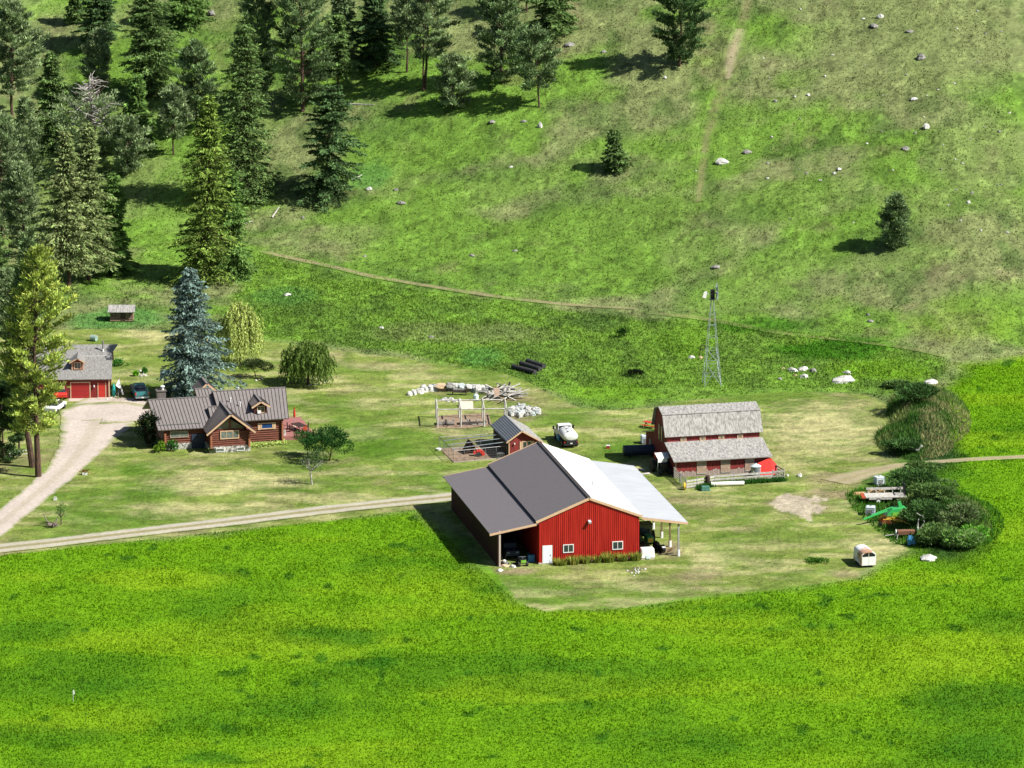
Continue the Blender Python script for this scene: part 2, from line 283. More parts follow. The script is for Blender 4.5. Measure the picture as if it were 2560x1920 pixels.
LB = [(500, 1040, 220, 26, LAWNY, .8), (440, 1100, 200, 18, LAWNY, .5), (700, 1075, 160, 14, LAWNY, .7), (640, 1010, 120, 12, LAWNG, .5), (330, 1060, 90, 22, LAWNG, .5), (300, 1015, 60, 18, LAWNG, .6), (600, 1060, 100, 8, LAWNG, .5), (760, 930, 90, 60, LAWNG, .4),
      (830, 970, 70, 30, LAWNG, .6), (720, 870, 60, 22, LAWNG, .5), (960, 1010, 70, 10, LAWNG, .4), (1780, 930, 170, 60, LAWNY, .85), (1820, 880, 110, 22, LAWNY, .6), (1700, 1000, 60, 20, LAWNY, .4), (1220, 900, 100, 26, LAWNG, .5), (1330, 960, 60, 22, LAWNG, .5),
      (1790, 1062, 60, 18, DIRT, .9), (1730, 1092, 85, 26, DIRT, .6), (1700, 1085, 55, 14, DIRT, .8), (1800, 1035, 90, 14, DIRT, .7), (1480, 1075, 60, 12, DIRT, .6), (1900, 1180, 80, 12, LAWNY, .9), (1830, 1240, 60, 9, DIRT, .5), (1530, 1215, 50, 30, LAWNY, .9), (1560, 1180, 45, 40, LAWNG, .4), (1510, 1240, 60, 14, DIRT, .5),
      (1110, 1232, 55, 9, DIRT, .9), (1200, 1310, 90, 7, LAWNY, .8), (1370, 1232, 26, 8, DIRT, .8), (1700, 1160, 160, 20, LAWNG, .35), (1450, 1190, 30, 18, DIRT, .9), (1430, 1190, 36, 12, DIRT, .8),
      (330, 722, 120, 10, LAWNY, .6), (650, 760, 110, 10, LAWNY, .3), (1000, 920, 80, 8, DIRT, .7), (1040, 965, 90, 22, DIRT, .6), (1135, 893, 55, 16, DIRT, .95), (1010, 842, 110, 10, DIRT, .6), (1110, 860, 60, 16, DIRT, .8), (1075, 850, 40, 16, DIRT, .3),
      (30, 1000, 40, 25, DIRT, .5), (90, 985, 50, 26, DIRT, .35), (110, 1040, 40, 20, LAWNG, .6), (20, 870, 60, 60, LUSH, .9), (40, 740, 60, 30, LAWNY, .5), (660, 1140, 200, 8, LAWNG, .4), (200, 1120, 120, 12, LAWNG, .6), (1450, 930, 60, 40, LAWNG, .3), (1620, 1010, 90, 10, DIRT, .3)]
LBW = [(gp(x*D, y*D)[:2], rx*D/20., max(abs(gp(x*D, (y-ry)*D)[1]-gp(x*D, (y+ry)*D)[1])/2, .4), c, s) for x, y, rx, ry, c, s in LB]
TRK = [(gp(1530*D, 1170*D)[:2], 15.), (gp(1800*D, 930*D)[:2], 14.), (gp(720*D, 930*D)[:2], 12.), (gp(500*D, 1060*D)[:2], 16.)]; PAD = gp(1722*D, 1092*D)[:2]
def gcol(x, y):
    n1 = fbm(x, y, 16, 4, 11)[:, None]; n2 = fbm(x, y*.5, 3.2, 3, 23)[:, None]; n3 = fbm(x, y, 1.3, 3, 31)[:, None]; n4 = fbm(x*.35, y*.9, 2.2, 3, 41)[:, None]
    dl = polyd(x, y, Z_LAWN)+1.1*(fbm(x, y, 2.2, 3, 2)-.5); dh = polyd(x, y, Z_HAYR)+4*(fbm(x, y, 7, 2, 3)-.5); du = polyd(x, y, Z_LUSH)+2.5*(fbm(x, y, 5, 2, 4)-.5)
    c = PAS*(1-ss(.42, .62, n1))+PASG*ss(.42, .62, n1)
    c = c*(1-.6*ss(.47, .72, n2))+PASD*.6*ss(.47, .72, n2); c = c+(DIRT*.8-c)*.35*ss(.62, .78, fbm(x, y*.6, 5, 4, 77))[:, None]
    w = ss(-1.5, 1.5, du)[:, None]; L = LUSH*(1-.5*ss(.4, .7, n2))+PASD*.5*ss(.4, .7, n2); c = c*(1-w)+L*w
    w = ss(-2, 2, dh)[:, None]; Hc = HAY+(HAYD-HAY)*.55*ss(.5, .72, n1); Hc = Hc+(HAYY-Hc)*.5*ss(.52, .7, fbm(x*.5, y, 11, 3, 63))[:, None]; Hc = Hc+(HAYD-Hc)*.2*ss(.55, .8, n2)
    Hc = Hc+(HAYD*.8-Hc)*.8*ss(.76, .84, fbm(x, y*.55, 2.4, 2, 99))[:, None]
    c = c*(1-w)+Hc*w
    jx = x+2.5*(fbm(x, y, 4, 3, 71)-.5); jy = y+5*(fbm(x, y, 4, 3, 72)-.5)
    for p, rx, ry, bc, s in BLW:
        if s <= 0: continue
        q = np.sqrt(((jx-p[0])/rx)**2+((jy-p[1])/ry)**2); k = s*(1-ss(.55, 1.15, q)); c = c+(bc-c)*k[:, None]
    w = ss(-.12, .12, dl)[:, None]
    Lc = LAWN+(LAWNY-LAWN)*.6*ss(.48, .68, n4)+(LAWNG-LAWN)*.55*ss(.5, .7, n1); Lc = Lc+(DIRT-Lc)*.35*ss(.6, .75, fbm(x, y*.7, 4, 4, 87))[:, None]
    for p, rx, ry, bc, s in LBW:
        q = np.sqrt(((jx-p[0])/rx)**2+((jy-p[1])/ry)**2); k = s*(1-ss(.5, 1.1, q)); k = k*(.55+.9*fbm(x, y, 2.5, 3, 5)); Lc = Lc+(bc-Lc)*np.clip(k, 0, 1)[:, None]
    st = fbm(x*.3+y*.1+2*fbm(x, y, 14, 2, 91), y*1.1-x*.25+8*fbm(x, y, 13, 2, 92), 1.0, 3, 9)[:, None]; Lc = Lc*(.66+.66*st); Lc = Lc+(LAWNG*.9-Lc)*.45*ss(.5, .72, fbm(x*.6, y, 1.7, 3, 19))[:, None]
    for (tx, ty), r_ in TRK:
        q = np.hypot((x-tx), (y-ty)*.55); w_ = (.5+.5*np.sin(q*7.5))*(1-ss(r_*.7, r_, q))*ss(r_*.25, r_*.5, q); Lc = Lc*(1-.16*w_[:, None])
    q = np.hypot((jx-PAD[0])/5.2, (y-PAD[1])/9.)+1.1*(fbm(x, y*.5, 2.6, 4, 14)-.5); Lc = Lc+(np.array(lin((.82, .77, .68)))*1.1-Lc)*(.92*(1-ss(.62, .68, q)))[:, None]
    c = c*(1-w)+Lc*w
    dk = ss(.60, .72, fbm(x, y*.6, .85, 3, 33))[:, None]; lt = ss(.62, .75, fbm(x, y*.6, 1.1, 3, 35))[:, None]; pw = (1-ss(-2, 2, dh)[:, None]*.75)*(1-.6*ss(-.12, .12, dl)[:, None])
    c = c*(1-.38*dk*pw)*(1+.35*lt*pw)
    hw_ = ss(-2, 2, dh)[:, None]; c = c*(.74+.12*hw_+(.52-.24*hw_)*n3)
    return np.clip(c, .004, .9)*ALB
ALB = .60
# one sheet: fine where the photograph looks, coarse out to the horizon
def axis(a, b, step, far, growth=1.22):
    xs = list(np.arange(a, b, step)); s = step; x = xs[0]; pre = []
    while x > -far: s *= growth; x -= s; pre.append(x)
    s = step; x = xs[-1]; post = []
    while x < far: s *= growth; x += s; post.append(x)
    return np.array(pre[::-1]+xs+post)
gx = axis(-86, 86, .36, 1500); gy = axis(-100, 300, .6, 1500)
X, Y = np.meshgrid(gx, gy); x = X.ravel(); y = Y.ravel(); z = hgt(x, y)
z = z+.06*(fbm(x, y, 1.4, 2, 8)-.5)
nx, ny = len(gx), len(gy); i = np.arange(nx-1)[None]+np.arange(ny-1)[:, None]*nx; i = i.ravel()
GC = gcol(x, y)
g = npmesh("ground", np.stack([x, y, z], 1), np.stack([i, i+1, i+nx+1, i+nx], 1), M_GROUND, GC, smooth=True); struct(g)
# distant ridge so that no view from a step aside meets an empty horizon is not needed: the camera looks down on the slope

# roads: strips draped on the ground
FOOT = []                                # roads and building footprints kept clear of blades
def strip(name, pts, widths, tracks, edge=.35, dens=.35, lift=.05, centre=None, fade=0.):  # centre: colour of the worn surface
    P = np.array([gp(a*D, b*D)[:2] for a, b in pts]); seg = np.hypot(*(P[1:]-P[:-1]).T); s = np.r_[0, np.cumsum(seg)]
    n = int(s[-1]/dens)+2; t = np.linspace(0, s[-1], n)
    for _ in range(1):
        cx = np.interp(t, s, P[:, 0]); cy = np.interp(t, s, P[:, 1])
    k = max(3, int(4/dens)); ker = np.ones(k)/k
    cx = np.convolve(np.pad(cx, k//2, 'edge'), ker, 'same')[k//2:k//2+n]; cy = np.convolve(np.pad(cy, k//2, 'edge'), ker, 'same')[k//2:k//2+n]
    wd = np.interp(t, s, widths); tx = np.gradient(cx); ty = np.gradient(cy); l = np.hypot(tx, ty); nx_, ny_ = -ty/l, tx/l
    if edge < .7:
        ii = np.unique(np.r_[np.arange(0, n, 10), n-1]); hw_ = wd[ii]*.40; A_ = np.stack([cx[ii]+nx_[ii]*hw_, cy[ii]+ny_[ii]*hw_], 1); B_ = np.stack([cx[ii]-nx_[ii]*hw_, cy[ii]-ny_[ii]*hw_], 1); FOOT.append(np.concatenate([A_, B_[::-1]]))
    m = 15; w = np.linspace(-1, 1, m)[None]*wd[:, None]*.5*(1+.16*(fbm(t, t*0, 1.6, 3, 5)-.5))[:, None]
    x = (cx[:, None]+nx_[:, None]*w).ravel(); y = (cy[:, None]+ny_[:, None]*w).ravel(); ww = np.abs(np.tile(np.linspace(-1, 1, m), n))
    z = hgt(x, y)+lift+.02
    base = gcol(x, y)/ALB; c = np.array(lin(centre or (.90, .845, .80)))*(.86+.28*fbm(x, y, 2.6, 4, 12))[:, None]
    if tracks:
        mid = (1-ss(.14, .34, ww+.12*(fbm(x, y, 2, 3, 9)-.5)))*tracks; c = c+(np.array(lin((.63, .60, .38)))-c)*mid[:, None]
    c = c+(base-c)*ss(1-edge, 1., ww+.25*(fbm(x, y, 1., 3, 3)-.5))[:, None]
    if fade: c = c+(base-c)*(fade*(.35+.65*ss(.38, .6, fbm(x, y, 3.4, 3, 66))))[:, None]
    i = (np.arange(m-1)[None]+np.arange(n-1)[:, None]*m).ravel()
    return struct(npmesh(name, np.stack([x, y, z], 1), np.stack([i, i+1, i+m+1, i+m], 1), M_ROAD, np.clip(c, .004, .9)*ALB, smooth=True))
strip("driveway", [(-70, 1185), (0, 1132), (80, 1066), (140, 1015), (180, 965), (205, 925), (225, 890), (250, 868), (262, 858)], [4.6, 4.4, 4.4, 4.8, 6.5, 9, 11, 9, 6], .25, edge=.25)
strip("driveway", [(150, 906), (200, 892), (250, 893), (300, 897), (330, 900)], [4, 11, 12, 9, 6], 0, edge=.3, lift=.06)
strip("farm_track", [(-70, 1196), (0, 1185), (120, 1172), (300, 1150), (500, 1127), (700, 1102), (850, 1086), (975, 1074), (1010, 1070)], [4, 4, 4, 4, 4, 4, 4, 4, 4], .8, edge=.3, centre=(.84, .81, .74))
strip("hill_path", [(560, 543), (640, 560), (720, 577), (800, 597), (900, 614), (1000, 630), (1100, 645), (1220, 658), (1380, 668)], [1.2, 1.6, 1.8, 1.8, 1.6, 1.8, 1.6, 1.4, .8], 0, edge=.75, centre=(.72, .66, .52), fade=.45)
strip("hill_path", [(1400, 676), (1500, 686), (1600, 703), (1700, 722), (1850, 738), (1960, 752), (2050, 772)], [1.4, 1.6, 2, 1.6, 1.2, 1.2, 1.], 0, edge=.9, centre=(.64, .61, .42), fade=.85)
strip("hill_path", [(1600, 60), (1585, 100), (1578, 140), (1572, 175)], [2.6, 3.2, 2.6, 1.2], 0, edge=.95, centre=(.82, .76, .62), fade=.35)
strip("hill_path", [(1620, -20), (1608, 40), (1565, 180), (1545, 230), (1525, 300), (1515, 380), (1508, 440)], [2, 3, 3.4, 3, 2.4, 2, 1.5], 0, edge=1., lift=.03, centre=(.64, .62, .43), fade=.8)
strip("field_path", [(1800, 1044), (1860, 1025), (1930, 1008), (2000, 1000), (2100, 993), (2260, 985)], [5, 4.6, 3, 2.2, 2.2, 2.2], .3, edge=.6, centre=(.76, .71, .58))

# ------------------------------------------------------------------ grass as real blades (stuff)
def inside(px0, px1, y0, y1, dens):
    n = int((px1-px0)*(y1-y0)*dens); return rng.uniform(px0, px1, n), rng.uniform(y0, y1, n)
def clear(P): FOOT.append(np.array(P))
def rect(o, a, x0, y0, x1, y1):
    u = np.array([cos(a), sin(a)]); v = np.array([-sin(a), cos(a)]); return [o[:2]+u*p+v*q for p, q in ((x0, y0), (x1, y0), (x1, y1), (x0, y1))]
def blades(name, x, y, hmin, hmax, wd, keep, var=.35, lean=.35, tipc=1.25, hvar=True):
    x = x[keep]; y = y[keep]
    for P in FOOT:
        k = polyd(x, y, P) < 0; x = x[k]; y = y[k]
    n = len(x); z = hgt(x, y)-.03; c = gcol(x, y)
    hh = rng.uniform(hmin, hmax, n)*(.6+.8*fbm(x, y, 5, 3, 44)); a = rng.uniform(0, 2*pi, n); w = wd*rng.uniform(.6, 1.4, n)
    la = rng.uniform(0, 2*pi, n); ll = hh*lean*rng.random(n); dx = np.cos(a)*w/2; dy = np.sin(a)*w/2
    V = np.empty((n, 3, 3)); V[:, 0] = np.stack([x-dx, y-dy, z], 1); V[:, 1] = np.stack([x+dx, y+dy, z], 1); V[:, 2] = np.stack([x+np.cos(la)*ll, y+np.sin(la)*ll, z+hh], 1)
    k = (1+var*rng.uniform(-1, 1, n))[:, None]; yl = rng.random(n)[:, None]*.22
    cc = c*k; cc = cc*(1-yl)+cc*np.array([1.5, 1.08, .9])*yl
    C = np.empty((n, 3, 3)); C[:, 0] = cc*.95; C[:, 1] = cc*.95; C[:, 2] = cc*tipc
    o = npmesh(name, V.reshape(-1, 3), np.arange(3*n).reshape(-1, 3), M_GRASS, np.clip(C.reshape(-1, 3), .003, .95)); o['kind'] = 'stuff'
    o['label'] = {'hay_meadow_grass': 'tall bright green hay grass filling the foreground field', 'pasture_grass': 'short tufted grass over the grazed hillside behind the buildings'}.get(name, name.replace('_', ' ')); o['category'] = 'grass'
    return o

# ------------------------------------------------------------------ buildings
def zz(ox, oy, s): return lambda a, b: (ox+a/s, oy+b/s)
q1 = zz(0, 800, 5.53); q2 = zz(340, 900, 4.424); q3 = zz(980, 900, 4.424); q4 = zz(1080, 1080, 3.16); q5 = zz(1560, 960, 4.915); q6 = zz(2000, 900, 3.073); q7 = zz(1700, 680, 3.687)
def window(parent, x0, x1, z0, z1, y=-.02, frame=M_TRIM, glass=M_GLASS, bars=1, fw_=.1, name="window"):
    w = B(); w.box(x0, y-.07, z0, x1, y, z0+fw_).box(x0, y-.07, z1-fw_, x1, y, z1).box(x0, y-.07, z0+fw_, x0+fw_, y, z1-fw_).box(x1-fw_, y-.07, z0+fw_, x1, y, z1-fw_)
    for k in range(bars): xm = x0+(x1-x0)*(k+1)/(bars+1); w.box(xm-.03, y-.06, z0+fw_, xm+.03, y-.01, z1-fw_)
    o = build(name, w, frame, parent); build("pane", B().box(x0+fw_, y-.03, z0+fw_, x1-fw_, y-.012, z1-fw_), glass, o); return o

# --- large red barn with two lean-tos
a = R(12.3); G0 = at(1347, 1411, 0); G0[2] = 0; L = 27.2; Wd = 12.2; EH = 5.15; RH = 7.72
barn = thing("barn", "large bright red metal barn with a brown and white gable roof and open lean-tos", "barn", G0, a)
b = B(); b.add([(0, 0, 0), (Wd, 0, 0), (Wd, 0, EH), (Wd/2, 0, RH-.12), (0, 0, EH)], [(0, 1, 2, 3, 4)])
b.add([(0, L, 0), (Wd, L, 0), (Wd, L, EH), (Wd/2, L, RH-.12), (0, L, EH)], [(4, 3, 2, 1, 0)])
b.add([(0, 0, 0), (0, L, 0), (0, L, EH), (0, 0, EH)], [(0, 1, 2, 3)]); b.add([(Wd, 0, 0), (Wd, L, 0), (Wd, L, EH), (Wd, 0, EH)], [(3, 2, 1, 0)])
k = 0
while k*.235 < Wd-.1:
    xx = .1+k*.235; zt = EH+(RH-EH)*(1-abs(xx-Wd/2)/(Wd/2))-.2; b.box(xx-.03, -.05, .25, xx+.022, -.001, zt); k += 1
for k in range(54): b.box(-.03, .25+k*.5, .1, -.001, .29+k*.5, EH-.1); b.box(Wd+.001, .25+k*.5, .1, Wd+.03, .29+k*.5, EH-.1)
build("wall", b, M_RED, barn)
build("foundation", B().box(-.04, -.05, -.2, Wd+.04, -.002, .2), M_CONC, barn)
ov = .12
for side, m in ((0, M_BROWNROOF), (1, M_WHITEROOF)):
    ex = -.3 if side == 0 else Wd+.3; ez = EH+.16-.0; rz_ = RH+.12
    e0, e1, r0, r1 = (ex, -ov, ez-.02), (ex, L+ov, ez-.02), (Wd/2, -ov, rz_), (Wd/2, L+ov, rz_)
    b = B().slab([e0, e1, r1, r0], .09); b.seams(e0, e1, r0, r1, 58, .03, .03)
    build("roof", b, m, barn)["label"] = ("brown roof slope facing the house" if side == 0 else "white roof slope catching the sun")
build("ridge_cap", B().beam((Wd/2, -ov, RH+.13), (Wd/2, L+ov, RH+.13), .42, .05), M_SEAMD, barn)
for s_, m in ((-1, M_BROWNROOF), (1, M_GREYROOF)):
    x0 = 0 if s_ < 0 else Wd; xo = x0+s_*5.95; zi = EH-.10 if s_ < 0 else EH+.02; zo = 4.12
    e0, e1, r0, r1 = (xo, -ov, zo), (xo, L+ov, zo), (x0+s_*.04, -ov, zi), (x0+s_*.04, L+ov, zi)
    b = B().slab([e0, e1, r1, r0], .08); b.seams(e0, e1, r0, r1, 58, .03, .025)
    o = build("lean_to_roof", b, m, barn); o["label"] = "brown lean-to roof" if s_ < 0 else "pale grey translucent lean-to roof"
t = B()
for s_ in (-1, 1):
    xc = Wd/2; xe = Wd/2+s_*(Wd/2+.3); t.beam((xc, -ov-.02, RH-.14), (xe, -ov-.02, EH-.10), .06, .3, (0, 0, 1))
    x0 = 0 if s_ < 0 else Wd; t.beam((x0+s_*.3, -ov-.03, (EH-.34)), (x0+s_*5.95, -ov-.03, 3.86), .06, .26, (0, 0, 1))
build("fascia", t, M_TRIM, barn)
t = B().beam((Wd/2, L+ov+.03, RH-.1), (-.3, L+ov+.03, EH-.07), .06, .3).beam((0, L+ov+.03, EH-.3), (-5.95, L+ov+.03, 3.9), .06, .26)
build("fascia", t, M_TRIM, barn)
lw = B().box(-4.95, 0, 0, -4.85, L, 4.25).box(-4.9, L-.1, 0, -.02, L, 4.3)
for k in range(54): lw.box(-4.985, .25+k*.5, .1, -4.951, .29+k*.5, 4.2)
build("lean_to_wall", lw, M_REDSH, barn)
build("post", B().box(-4.84, -.06, 0, -4.62, .16, 4.35), M_CONC, barn)
for k in range(7):
    b = B().box(Wd+4.75, .02+k*4.2, .75, Wd+4.95, .22+k*4.2, 4.3)
    o = build("post", b, M_POSTW if k else M_GREYW, barn); build("post_sleeve", B().tube((Wd+4.85, .12+k*4.2, -.1), (Wd+4.85, .12+k*4.2, .76), .19, n=10), M_WHITE, o)
build("beam", B().box(Wd+4.78, .25, 4.02, Wd+4.92, L-.2, 4.28), M_DARK, barn)
d = build("door", B().box(.5, -.09, .1, 1.55, -.04, 2.2), M_DOORW, barn); build("door_frame", B().box(.42, -.075, .1, .5, -.03, 2.28).box(1.55, -.075, .1, 1.63, -.03, 2.28).box(.5, -.075, 2.2, 1.55, -.03, 2.28), M_WHITE, d)
build("door_handle", B().cbox((1.42, -.12, 1.1), (.1, .06, .1)), M_STEEL, d)
window(barn, 2.93, 4.22, 1.25, 2.27, -.036, M_WHITE, M_GLASS, 1, .09); window(barn, 8.92, 10.22, 1.28, 2.3, -.036, M_WHITE, M_GLASS, 1, .09)
build("wall_lamp", B().cbox((6.1, -.3, 4.95), (.34, .5, .22), rx=.3).box(6.0, -.1, 4.9, 6.2, -.03, 5.1), M_GREYROOF, barn)
build("roof_vent", B().tube((8.6, 9, 6.8), (8.6, 9, 7.45), .05), M_STEELD, barn)
clear(rect(G0, a, -5.2, -.3, Wd+5.2, L+.3))
bm = Matrix.Translation(Vector(G0)) @ Matrix.Rotation(a, 4, 'Z')
def BL_(x, y, z=0): return bm @ Vector((x, y, z))

# --- old gambrel barn
a2 = R(12.8); O2 = at(1688.6, 1194, 0); O2[2] = 0; L2 = 12.1
ob = thing("gambrel_barn", "old faded red gambrel barn with weathered grey shingle roofs and side sheds", "barn", O2, a2)
y1, y2, y3, yr = 4.4, 10.8, 15.2, 7.6
fr = B().prism([(0, 0), (y3, 0), (y3, 2.2), (y2+.02, 3.3), (y2+.02, 4.2), (y2-1.1, 6.5), (yr, 7.15), (y1+1.1, 6.5), (y1-.02, 4.2), (y1-.02, 3.3), (0, 2.2)], 0, L2, 'x')
build("wall", fr, M_REDW, ob)
# weathered bare lower boards, doors
wl = B()
for k in range(40): wl.box(.02+k*.3, -.03, 0, .30+k*.3, -.001, .62+.28*random.random())
build("lower_boards", wl, mat("weathered_pinkish_boards", (.40, .32, .29), (.27, .2, .18), scale=4, stretch=(3, 3, .6)), ob)
for xx in (2.75, 5.85, 9.0):
    o = build("door", B().box(xx, -.075, .25, xx+1.25, -.032, 2.05), M_TANW, ob); build("door_rail", B().box(xx+.05, -.1, .3, xx+1.2, -.077, .42), M_GREYW, o); build("door_rail", B().box(xx+.05, -.1, 1.5, xx+1.2, -.077, 1.6), M_GREYW, o)
def shed_slab(ya, za, yb, zb, x0=-.35, x1=L2+.35, t=.12): return B().slab([(x0, ya, za), (x1, ya, za), (x1, yb, zb), (x0, yb, zb)], t)
build("shed_roof", shed_slab(-.5, 2.22, y1-.03, 3.5), M_SHAKE, ob); build("shed_roof", shed_slab(y3+.5, 2.22, y2+.03, 3.5), M_SHAKE, ob)
build("roof", shed_slab(y1-.35, 4.22, y1+1.05, 6.72), M_SHAKE, ob); build("roof", shed_slab(y1+1.0, 6.74, yr, 7.38), M_SHAKE, ob)
build("roof", shed_slab(y2+.35, 4.22, y2-1.05, 6.72), M_SHAKE, ob); build("roof", shed_slab(y2-1.0, 6.74, yr, 7.38), M_SHAKE, ob)
build("roof_edge", B().beam((-.36, y1+1.02, 6.76), (L2+.36, y1+1.02, 6.76), .1, .03).beam((-.36, -.52, 2.1), (L2+.36, -.52, 2.1), .05, .12), M_GREYW, ob)
for xx in (1.75, 4.25, 6.7, 9.15): window(ob, xx, xx+.75, 3.42, 4.0, y1-.05, M_TRIM, M_GLASSG, 2, .12)
for yy in (6.6, 7.9): 
    o = build("window", B().box(-.08, yy, 3.0, -.02, yy+.5, 5.0), M_GREYW, ob); build("pane", B().box(-.10, yy+.08, 3.1, -.082, yy+.42, 4.9), M_GLASS, o)
window_ = build("window", B().box(-.08, 12.4, 1.0, -.02, 13.2, 1.8), M_GREYW, ob)
for x0_, x1_ in ((-.04, .1), (L2-.1, L2+.04)): build("corner_board", B().box(x0_, -.05, 0, x1_, -.035, 2.1), M_TANW, ob)
clear(rect(O2, a2, -.3, -3.2, L2+.3, y3+.3))
om = Matrix.Translation(Vector(O2)) @ Matrix.Rotation(a2, 4, 'Z')
def OL(x, y, z=0): return om @ Vector((x, y, z))

# --- log house
a3 = R(13.5); u3 = np.array([cos(a3), sin(a3), 0]); v3 = np.array([-sin(a3), cos(a3), 0]); E3 = at(*q2(245, 782), 2.75); O3 = E3+1.1*u3+.7*v3; O3[2] = 0
hs = thing("log_house", "brown log house with taupe standing seam metal roofs, stone base and a front gable", "house", O3, a3)
def logwall(x0, y0, x1, y1, z0, z1, ends=True):
    b = B(); d = Vector((x1-x0, y1-y0, 0)).normalized(); z = z0+.14; k = 0
    while z < z1:
        e = (.32 if ends and k % 2 == 0 else .12); b.tube((x0-d.x*e, y0-d.y*e, z), (x1+d.x*e, y1+d.y*e, z), .16, n=8); z += .28; k += 1
    return b
core = B(); core.box(.12, .12, 0, 7.3, 10.6, 2.7); core.prism([(.12, 2.7), (10.6, 2.7), (5.3, 4.95)], .12, 7.3, 'x'); core.box(7.2, .12, 0, 15.0, 10.6, 3.2); core.prism([(.12, 3.2), (10.6, 3.2), (5.3, 5.6)], 7.2, 15.0, 'x')
core.box(5.45, -2.8, 0, 10.2, .2, 2.4); core.prism([(5.5, 2.4), (10.1, 2.4), (7.8, 4.35)], -2.8, 1.5, 'y')
build("wall", core, M_LOG, hs)
for args in ((.1, 0, 5.3, 0, .75, 2.6), (0, .2, 0, 10.5, .75, 2.8), (10.3, 0, 15, 0, .1, 3.1), (15.05, .1, 15.05, 10.5, .3, 3.2), (5.5, -2.9, 10.1, -2.9, .75, 2.6), (5.35, -2.8, 5.35, -.1, .75, 2.5), (10.2, -2.8, 10.2, -.1, .75, 2.5)):
    o = build("log_wall", logwall(*args), M_LOG, hs)
for xx, yy, zt in ((-.12, -.18, 2.5), (5.3, -3.1, 2.4), (10.25, -3.1, 2.4), (15.15, -.2, 2.9)):
    cb = B()
    for k in range(int(zt/.28)):
        if k*.28 > .5 or xx > 11: cb.tube((xx, yy-.22, .14+k*.28), (xx, yy+.12, .14+k*.28), .145, n=8)
    build("log_ends", cb, M_LOGEND, hs)
build("stone_base", B().box(-.1, -.2, -.1, 5.2, .02, .8).box(5.1, -3.12, -.1, 10.4, -2.78, .78).box(5.15, -2.9, -.1, 5.4, -.1, .78).box(10.1, -2.9, -.1, 10.38, -.1, .78), M_STONE, hs)
for x0, x1 in ((5.9, 7.0), (8.6, 9.6)): window(hs, x0, x1, .1, .62, -3.125, M_WHITE, M_GLASSG, 0, .07, "basement_window")
window(hs, .5, 2.9, 1.55, 2.45, -.17, M_TANW, M_GLASSG, 1, .1); window(hs, 6.5, 8.95, 1.75, 2.85, -3.08, M_TRIM, M_GLASSG, 2, .12)
build("shaded_doorway", B().box(3.3, -.25, 0, 5.0, -.205, 1.9), M_NAVY, hs)  # doorway panel, the gable's shade painted in as dark navy
gb = B().add([(6.0, -2.84, 3.05), (7.65, -2.84, 3.05), (7.65, -2.84, 4.25), (6.0, -2.84, 3.15)], [(0, 1, 2, 3)]).add([(7.95, -2.84, 3.05), (9.6, -2.84, 3.05), (9.6, -2.84, 3.15), (7.95, -2.84, 4.25)], [(0, 1, 2, 3)])
build("gable_glass", gb, M_GLASS, hs)
w = window(hs, 12.35, 13.95, 2.0, 2.85, -.17, M_TRIM, M_GLASSB, 0, .13); build("shutter", B().box(11.95, -.22, 1.95, 12.32, -.16, 2.85), M_TRIM, w); build("shutter", B().box(13.98, -.22, 1.95, 14.3, -.16, 2.85), M_TRIM, w)
build("snow_guard", B().box(-1.0, .1, 3.24, 4.6, .16, 3.3), M_STEELD, hs)
def roofpair(name, x0, x1, ye, ze, yr_, zr, nseam, x0r=None, x1r=None, back=True, m=M_SEAM):
    x0r = x0 if x0r is None else x0r; x1r = x1 if x1r is None else x1r
    b = B().slab([(x0, ye, ze), (x1, ye, ze), (x1r, yr_, zr), (x0r, yr_, zr)], .14); o = build(name, b, m, hs)
    build("seams", B().seams((x0, ye, ze), (x1, ye, ze), (x0r, yr_, zr), (x1r, yr_, zr), nseam, .05, .05), M_SEAMD, o)
    if back:
        yb = 2*yr_-ye; build(name, B().slab([(x0, yb, ze), (x1, yb, ze), (x1r, yr_, zr), (x0r, yr_, zr)], .14), m, hs)
    build("ridge_cap", B().beam((x0r, yr_, zr), (x1r, yr_, zr), .3, .05), m, o)
roofpair("roof", -1.1, 7.1, -.7, 2.8, 5.3, 5.38, 18, x0r=-1.35)
roofpair("roof", 7.12, 15.9, -.7, 3.4, 5.3, 6.02, 20, x1r=16.7)
roofpair("dormer_roof", 5.95, 8.1, .55, 3.6, 2.4, 4.75, 5, back=True)
roofpair("rear_roof", 5.3, 7.4, 5.6, 4.6, 8.3, 5.75, 5, back=True)
def gable(name, xc, hw, yf_, yb, ze, zr, fascia=True, yb2=None):
    # ridge along y; front at yf_, back at yb (meets the main slope)
    yb2 = yb if yb2 is None else yb2
    for s in (-1, 1):
        e0, r0, r1, e1 = (xc+s*hw, yf_, ze), (xc, yf_, zr), (xc, yb, zr), (xc+s*hw, yb2, ze)
        o = build(name, B().slab([e0, r0, r1, e1], .13), M_SEAM, hs); build("seams", B().seams(e0, e1, r0, r1, max(3, int((yb-yf_)/.45)), .05, .05), M_SEAMD, o)
    f = B()
    for s in (-1, 1): f.beam((xc, yf_-.04, zr-.22), (xc+s*hw, yf_-.04, ze-.22), .06, .22)
    build("fascia", f, M_TRIM, hs); build("ridge_cap", B().beam((xc, yf_, zr), (xc, yb, zr), .28, .05), M_SEAM, hs)
gable("gable_roof", 7.8, 3.1, -3.75, 4.3, 2.68, 5.15, yb2=-.6)
gable("dormer_roof", 12.45, 1.15, .1, 4.2, 4.95, 5.65, yb2=2.6)
db = B().prism([(11.6, 3.6), (13.3, 3.6), (13.3, 4.9), (12.45, 5.4), (11.6, 4.9)], .55, 3.0, 'y'); build("dormer_wall", db, M_REDSH, hs)
